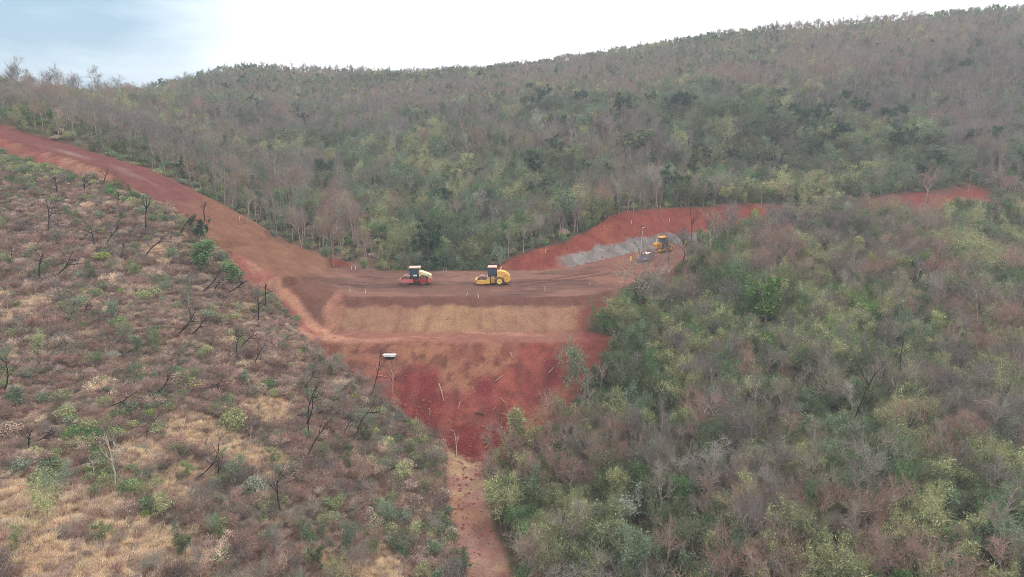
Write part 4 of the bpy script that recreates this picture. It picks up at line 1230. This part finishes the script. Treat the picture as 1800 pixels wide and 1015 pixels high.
def link_plant(kind, row, label, group, cat):
    x, y, z, s, zs, rot, var, tn = row
    t = thing(kind, label, cat, (x, y, z), (0, 0, rot), group)
    t.scale = (s, s, zs)
    wm, cm, jm = PROTO[kind][var]
    tint = np.array(T[tn]) * rg.uniform(.85, 1.15)
    for nm, me in (('trunk' if 'tree' in kind else 'stems', wm), ('crown' if 'tree' in kind else 'foliage', cm)):
        if me is None: continue
        o = bpy.data.objects.new(nm, me); COL.objects.link(o); o.parent = t
        o['tint'] = [float(c) for c in tint]
    return t
SIZE0 = {'bare_tree': (3.8, 5.4), 'leafy_tree': (3.8, 5.2), 'broadleaf_tree': (5.0, 5.2), 'dry_shrub': (1.5, 1.1), 'green_shrub': (1.6, 1.2)}
CATS = {'bare_tree': 'bare tree', 'leafy_tree': 'tree', 'broadleaf_tree': 'tree', 'dry_shrub': 'shrub', 'green_shrub': 'shrub'}
GRP = {'bare_tree': 'bare trees in the scrub', 'leafy_tree': 'leafy trees in the scrub', 'broadleaf_tree': 'broad-leaved trees on the hillside',
       'dry_shrub': 'dry shrubs on the slopes', 'green_shrub': 'green shrubs on the slopes'}
for (kind, px, py, wpx, hpx, tn, lab) in NOTABLE:
    p = hit(px, py)
    if p is None: continue
    _, _, zc = project(*p)
    w0, h0 = SIZE0[kind]
    s = 1.15 * wpx * zc / FPX / w0; zs = 1.15 * hpx * zc / FPX / h0
    PLANTS[kind] = [q for q in PLANTS[kind] if not (abs(q[0] - p[0]) < s * 1.2 and -s * 1.2 - (4.5 if 'tree' in kind else 1.5) < q[1] - p[1] < s)]
    link_plant(kind, (p[0], p[1], p[2], s, zs, rg.rand() * 6.28, rg.randint(len(PROTO[kind])), tn), lab, GRP[kind], CATS[kind])

# charred and pale dead trunks: foot and tip in the photograph, each built where it stands
def dead_tree(name, foot, tip, mat, label, group, rad=.06, forks=2, tw=60, tint='dark brown', bend=.12):
    a = hit(*foot)
    if a is None: return
    b = at_y(tip[0], tip[1], a[1] + rg.uniform(-.6, .6))
    r = random.Random(int(foot[0] * 7 + foot[1])); A = Vector(a)
    t = thing(name, label, 'dead tree', a, (0, 0, 0), group)
    v = Vector(b) - A; L = v.length
    side = v.cross(Vector((0, 1, 0))).normalized() * L * bend * r.uniform(-1, 1)
    pts = [Vector((0, 0, -.3))] + [v * f + side * math.sin(math.pi * f) + rv(r) * L * .012 for f in (.0, .25, .5, .75, 1.0)]
    w = MB(); w.tube(pts, [rad * 1.15, rad, rad * .85, rad * .7, rad * .5, rad * .22], 6)
    w.part('trunk', mat, t)
    c = MB(); tips = [(pts[-1], v.normalized())]
    def br(p, d, L2, r2, lv):
        q = [p]; dd = d
        for i in range(3): dd = (dd + rv(r) * .28 + Vector((0, 0, .06))).normalized(); q.append(q[-1] + dd * L2 / 3)
        c.tube(q, [r2, r2 * .75, r2 * .5, r2 * .2], 4, 0, .5, cap=False); tips.append((q[-1], dd)); tips.append((q[-2], dd))
        if lv: 
            for k in range(2): br(q[1 + k], (dd * .5 + rv(r) * .7 + Vector((0, 0, .2))).normalized(), L2 * .55, r2 * .5, lv - 1)
    for k in range(forks):
        f = r.uniform(.45, .9); p = v * f + side * math.sin(math.pi * f)
        br(p, (v.normalized() * .8 + rv(r) * .8).normalized(), L * r.uniform(.25, .5), rad * .55, 1)
    for k in range(tw):
        p, d = r.choice(tips); twig(c, p + rv(r) * .1, (d * .5 + rv(r) * .8).normalized(), r.uniform(.25, .7), .012, r, 1, .4 * r.random())
    o = bpy.data.objects.new('branches', c.mesh('branches', [mat, M_TWIG], shade=True)); COL.objects.link(o); o.parent = t
    o['tint'] = [float(q) for q in T[tint]]
CH = [((71, 499), (78, 444)), ((90, 489), (126, 446)), ((170, 439), (160, 400)), ((186, 433), (211, 400)), ((204, 369), (208, 342)), ((256, 411), (258, 345)),
      ((82, 417), (80, 350)), ((254, 453), (292, 419)), ((317, 412), (336, 380)), ((350, 518), (387, 467)), ((374, 517), (394, 492)), ((393, 519), (432, 493)),
      ((118, 565), (130, 530)), ((147, 554), (154, 533)), ((321, 579), (342, 547)), ((360, 389), (361, 355)), ((453, 569), (453, 522)), ((465, 544), (465, 497)),
      ((212, 461), (217, 428)), ((22, 464), (18, 433)), ((180, 328), (190, 300)), ((149, 336), (150, 308)), ((310, 589), (336, 560)), ((415, 636), (420, 587)),
      ((417, 620), (452, 581)), ((270, 697), (300, 658)), ((367, 685), (390, 669)), ((448, 648), (465, 608)), ((533, 684), (554, 653)), ((538, 815), (582, 735)),
      ((540, 746), (548, 688)), ((544, 770), (566, 666)), ((624, 769), (660, 709)), ((648, 702), (669, 613)), ((602, 769), (618, 731)), ((343, 843), (386, 790)),
      ((385, 843), (386, 809)), ((51, 790), (57, 756)), ((55, 778), (93, 753)), ((493, 899), (489, 837)), ((7, 690), (10, 628)), ((185, 715), (235, 690)),
      ((335, 590), (360, 560)), ((100, 340), (95, 312))]
def lean_word(f, t):
    dx, dy = t[0] - f[0], f[1] - t[1]
    a = math.degrees(math.atan2(dx, dy))
    return 'upright' if abs(a) < 10 else ('slightly right-leaning' if 0 < a < 30 else 'right-leaning' if a < 50 and a > 0 else 'low right-slanting' if a > 0 else 'left-leaning')
def left_place(px, py):
    v = 'near the red road' if py < 380 else 'high on left slope' if py < 480 else 'halfway up left slope' if py < 620 else 'low on left slope' if py < 780 else 'at left slope bottom'
    h = 'left edge' if px < 120 else 'left part' if px < 260 else 'middle' if px < 400 else 'towards embankment' if px < 560 else 'beside embankment foot'
    return v + ', ' + h
def unique(labels, order):
    """tell equal labels apart by their order from the left"""
    ords = ['leftmost', 'second from left', 'third from left', 'fourth from left', 'fifth from left', 'sixth from left', 'seventh from left', 'eighth from left', 'ninth from left', 'tenth from left',
            'eleventh from left', 'twelfth from left', 'thirteenth from left', 'fourteenth from left', 'fifteenth from left', 'sixteenth from left']
    by = {}
    for i, l in enumerate(labels): by.setdefault(l, []).append(i)
    out = list(labels)
    for l, ids in by.items():
        if len(ids) < 2: continue
        ids.sort(key=lambda i: order[i])
        for k, i in enumerate(ids):
            out[i] = l + ', ' + ('rightmost' if k == len(ids) - 1 else ords[min(k, len(ords) - 1)])
    return out
labs = unique(['%s charred thin trunk %s' % (lean_word(f, t), left_place(*f)) for f, t in CH], [f[0] for f, t in CH])
for (f, t), lab in zip(CH, labs):
    dead_tree('charred_tree', f, t, M_CHAR, lab, 'charred trunks on the left slope', rad=.11 if f[1] < 620 else .08, forks=4 + (f[0] % 2), tw=120)
dead_tree('dead_tree', (203, 856), (187, 768), M_PALE, 'white leafless tree with a spreading top on the lower left slope', None, rad=.075, forks=6, tw=50, tint='pale grey')
dead_tree('dead_tree', (168, 840), (163, 805), M_PALE, 'small white branching snag left of the white leafless tree', None, rad=.04, forks=5, tw=30, tint='pale grey')
dead_tree('dead_tree', (352, 1012), (341, 978), M_PALE, 'thin pale stem at the bottom of the left slope', None, rad=.03, forks=2, tw=20, tint='pale grey')
dead_tree('dead_tree', (696, 722), (697, 648), M_PALE, 'thin pale upright stem below the white box on the slope', None, rad=.03, forks=4, tw=30, tint='pale grey')
dead_tree('broken_trunk', (802, 800), (800, 764), M_PALE, 'white broken trunk standing at the foot of the red slope', None, rad=.07, forks=3, tw=14, tint='pale grey')
dead_tree('charred_tree', (1485, 785), (1537, 654), M_CHAR, 'dark trunk leaning right across the middle of the right slope', None, rad=.10, forks=4, tw=90)
dead_tree('charred_tree', (1593, 700), (1588, 598), M_CHAR, 'dark upright forked trunk on the right slope right of the leaning one', None, rad=.09, forks=5, tw=120)
dead_tree('dead_tree', (1537, 900), (1575, 848), M_PALE, 'pale trunk leaning right low on the right slope', None, rad=.06, forks=2, tw=30, tint='pale grey')
dead_tree('charred_tree', (1197, 476), (1198, 415), M_CHAR, 'dark forked bare trunk just right of the bulldozer', None, rad=.13, forks=7, tw=140)
dead_tree('charred_tree', (1213, 440), (1212, 362), M_CHAR, 'tall thin dark trunk rising before the grey rock of the cut', None, rad=.10, forks=6, tw=140)
dead_tree('charred_tree', (1237, 440), (1250, 392), M_CHAR, 'dark bare trunk before the cut, between the tall one and the purple-grey tree', None, rad=.08, forks=4, tw=100)
dead_tree('charred_tree', (1126, 446), (1106, 416), M_CHAR, 'dark trunk leaning left in front of the light pole', None, rad=.08, forks=2, tw=40)
dead_tree('dead_tree', (1100, 520), (1092, 478), M_PALE, 'pale leaning stem at the right end of the platform', None, rad=.07, forks=4, tw=60, tint='pale grey')
PL = [((551, 425), (560, 372)), ((585, 470), (587, 394)), ((876, 440), (875, 367)), ((828, 432), (827, 403)), ((653, 410), (654, 339)), ((755, 378), (752, 344)), ((847, 421), (849, 380)),
      ((628, 335), (626, 285)), ((1067, 372), (1067, 334)), ((1088, 378), (1091, 340)), ((1103, 374), (1105, 338)), ((1114, 376), (1114, 330)), ((1125, 370), (1126, 336)), ((1134, 368), (1136, 330)),
      ((1337, 369), (1339, 333)), ((1160, 366), (1164, 330)), ((1701, 338), (1706, 302)), ((1203, 322), (1205, 284)), ((1387, 350), (1392, 326)), ((1076, 372), (1078, 340)), ((914, 402), (912, 360)),
      ((434, 392), (436, 350)), ((1777, 565), (1779, 528)), ((1765, 565), (1770, 522))]
def back_place(px, py):
    h = 'left of the rollers' if px < 690 else 'above the rollers' if px < 900 else 'above the cut bank' if px < 1200 else 'behind the right-hand road' if py < 400 else 'at the right edge of the slope'
    v = 'at the forest foot' if py > 400 else 'half way up' if py > 345 else 'higher up'
    return h + ', ' + v
labs = unique(['pale bare trunk %s' % back_place(*f) for f, t in PL], [f[0] for f, t in PL])
for (f, t), lab in zip(PL, labs):
    dead_tree('pale_trunk', f, t, M_TRUNK, lab, 'pale trunks on the far hillside', rad=.09, forks=3, tw=120, tint='grey-brown', bend=.05)
SK = [((20, 128), (18, 84)), ((30, 130), (34, 100)), ((100, 150), (104, 116)), ((60, 140), (62, 112)), ((85, 146), (84, 122)), ((128, 150), (122, 122)), ((172, 152), (171, 112)), ((140, 152), (138, 126)), ((208, 152), (206, 126)), ((186, 152), (184, 140)), ((200, 152), (198, 134)), ((216, 152), (220, 132))]
def sky_tree(f, t, lab):
    # on the crest: walk along the view ray's plan direction to the ridge line
    d = ray(*f); ts = np.arange(150, 330, 1.0)
    X = d[0] / d[1] * ts; hgt = height(X, ts)
    px, py, zc = project(X, ts, hgt)
    k = int(np.argmin(py)); a = (X[k], ts[k] - 1.0, hgt[k])
    hh = (f[1] - t[1]) * zc[k] / FPX + 2
    row = (a[0], a[1], hz(a[0], a[1]), hh / 6.0, hh / 5.2, rg.rand() * 6, rg.randint(6), 'purple-grey')
    link_plant('bare_tree', row, lab, 'bare trees on the left skyline', 'bare tree')
labs = unique(['bare tree against the sky on the left ridge'] * len(SK), [f[0] for f, t in SK])
for (f, t), lab in zip(SK, labs): sky_tree(f, t, lab)

# the nearest of each kind stand as things of their own, the rest of the wood as one mass per kind
def place_words(px, py, y):
    if py < 330 or (y > 126 and px < 1500 and py < 470):
        h = ('on the left ridge' if px < 260 else 'on hill left of rollers' if px < 690 else 'on hill behind rollers' if px < 920 else 'on hill above cut bank' if px < 1270 else 'on hill above right road')
        v = 'at its foot' if py > 400 else 'low down' if py > 330 else 'half way up' if py > 220 else 'near the top'
        return h + ', ' + v
    if px < 800 and not (px > 640 and py > 690):
        return left_place(px, py)
    if px < 830: return 'left of the trail, ' + ('at its head' if py < 860 else 'half way along' if py < 950 else 'bottom edge')
    v = 'just below right road' if py < 470 else 'high on right slope' if py < 570 else 'halfway up right slope' if py < 680 else 'low on right slope' if py < 800 else 'at right slope foot' if py < 920 else 'at bottom edge'
    h = 'by the trail' if px < 960 else 'near embankment' if px < 1100 else 'left part' if px < 1240 else 'left of centre' if px < 1380 else 'centre' if px < 1520 else 'right part' if px < 1660 else 'right edge'
    return v + ', ' + h
def size_word(zs, kind):
    if 'tree' in kind: return 'tall' if zs > .98 else 'mid-sized' if zs > .72 else 'low'
    return 'large' if zs > 1.15 else 'mid-sized' if zs > .7 else 'small'
NOUN = {'bare_tree': 'twiggy bare tree', 'leafy_tree': 'leafy tree', 'broadleaf_tree': 'dense tree', 'dry_shrub': 'dry shrub', 'green_shrub': 'leafy shrub'}
LIMIT = {'bare_tree': 290, 'leafy_tree': 290, 'broadleaf_tree': 60, 'dry_shrub': 290, 'green_shrub': 290, 'dry_grass': 0}
PCOL = {}
def scatter(name, kind, rows, label):
    col = bpy.data.collections.new(kind + '_prototypes')
    for i, (wm, cm, jm) in enumerate(PROTO[kind]):
        col.objects.link(bpy.data.objects.new('%s_prototype_%02d' % (kind, i), jm))
    me = bpy.data.meshes.new(name)
    A = np.array([q[:7] for q in rows], float)
    n = len(A); me.vertices.add(n); me.vertices.foreach_set('co', A[:, :3].ravel().astype(np.float32))
    def att(nm, ty, key, data):
        a = me.attributes.new(nm, ty, 'POINT'); a.data.foreach_set(key, np.ascontiguousarray(data).ravel())
    att('scl', 'FLOAT_VECTOR', 'vector', np.stack([A[:, 3], A[:, 3], A[:, 4]], 1).astype(np.float32))
    lean = rg.normal(0, .05, (n, 2))
    att('rot', 'FLOAT_VECTOR', 'vector', np.stack([lean[:, 0], lean[:, 1], A[:, 5]], 1).astype(np.float32))
    att('idx', 'INT', 'value', A[:, 6].astype(np.int32))
    tc_ = np.array([T[q[7]] for q in rows]) * rg.uniform(.8, 1.2, (n, 1)) * rg.uniform(.95, 1.05, (n, 3))
    att('tint', 'FLOAT_VECTOR', 'vector', tc_.astype(np.float32))
    o = bpy.data.objects.new(name, me); COL.objects.link(o); o['kind'] = 'stuff'; o['label'] = label
    ng = bpy.data.node_groups.new(name + '_scatter', 'GeometryNodeTree')
    ng.interface.new_socket('Geometry', in_out='INPUT', socket_type='NodeSocketGeometry')
    ng.interface.new_socket('Geometry', in_out='OUTPUT', socket_type='NodeSocketGeometry')
    N_ = ng.nodes; L_ = ng.links
    gi = N_.new('NodeGroupInput'); go = N_.new('NodeGroupOutput')
    ci = N_.new('GeometryNodeCollectionInfo'); ci.inputs['Collection'].default_value = col
    ci.inputs['Separate Children'].default_value = True; ci.inputs['Reset Children'].default_value = True
    ip = N_.new('GeometryNodeInstanceOnPoints'); ip.inputs['Pick Instance'].default_value = True
    def na(nm, ty):
        q = N_.new('GeometryNodeInputNamedAttribute'); q.data_type = ty; q.inputs['Name'].default_value = nm; return q
    a1, a2, a3 = na('scl', 'FLOAT_VECTOR'), na('rot', 'FLOAT_VECTOR'), na('idx', 'INT')
    er = N_.new('FunctionNodeEulerToRotation')
    L_.new(gi.outputs[0], ip.inputs['Points']); L_.new(ci.outputs[0], ip.inputs['Instance'])
    L_.new(a3.outputs['Attribute'], ip.inputs['Instance Index']); L_.new(a1.outputs['Attribute'], ip.inputs['Scale'])
    L_.new(a2.outputs['Attribute'], er.inputs[0]); L_.new(er.outputs[0], ip.inputs['Rotation'])
    L_.new(ip.outputs[0], go.inputs[0])
    md = o.modifiers.new('scatter', 'NODES'); md.node_group = ng
    return o
STUFF = {'bare_tree': ('bare_woodland', 'mass of leafless grey-brown and rust trees on the slopes and far hillside'),
         'leafy_tree': ('leafy_woodland', 'mass of olive and grey-green trees on the slopes and far hillside'),
         'broadleaf_tree': ('evergreen_woodland', 'scattered darker dense trees on the far hillside'),
         'dry_shrub': ('dry_undergrowth', 'low red-brown dry undergrowth over the slopes'),
         'green_shrub': ('green_undergrowth', 'low olive green undergrowth over the slopes'),
         'dry_grass': ('dry_grass', 'pale straw grass on the burnt left slope')}
for kind, rows in PLANTS.items():
    if not rows: continue
    A = np.array([q[:5] for q in rows], float)
    px, py, zc = project(A[:, 0], A[:, 1], A[:, 2] + (A[:, 4] * (3 if 'tree' in kind else .6)))
    size = A[:, 4] / zc
    size[(px < 10) | (px > 1790) | (py < 60) | (py > 1000)] = 0
    order = np.argsort(-size)[:LIMIT[kind]]
    order = [i for i in order if size[i] > 0]
    labs = ['%s %s %s %s' % (size_word(rows[i][4], kind), rows[i][7], NOUN[kind], place_words(px[i], py[i], rows[i][1])) for i in order]
    labs = unique(labs, [px[i] for i in order])
    for i, lab in zip(order, labs): link_plant(kind, rows[i], lab, GRP[kind], CATS[kind])
    chosen = set(order)
    rest = [q for i, q in enumerate(rows) if i not in chosen]
    scatter(STUFF[kind][0], kind, rest, STUFF[kind][1])
print('PLANTS', {k: len(v) for k, v in PLANTS.items()})
# ------------------------------------------------------------------ haze: even thin air round the whole place
def haze():
    m = bpy.data.materials.new('thin_haze'); m.use_nodes = True; n = m.node_tree.nodes; n.clear()
    o = n.new('ShaderNodeOutputMaterial'); v = n.new('ShaderNodeVolumePrincipled')
    v.inputs['Color'].default_value = (.87, .91, 1.0, 1); v.inputs['Density'].default_value = HAZE_DENSITY
    m.node_tree.links.new(v.outputs[0], o.inputs['Volume'])
    b = MB(); z0 = float(Z_.min()) - 1.5; z1 = max(float(Z_.max()), CAM_H) + 14
    b.box(XS[0] - 3, XS[-1] + 3, YS[0] - 3, YS[-1] + 3, z0, z1)
    ob = bpy.data.objects.new('haze', b.mesh('haze', m)); COL.objects.link(ob); ob['kind'] = 'stuff'; ob['label'] = 'thin pale haze filling the valley'
HAZE_DENSITY = .0005
haze()
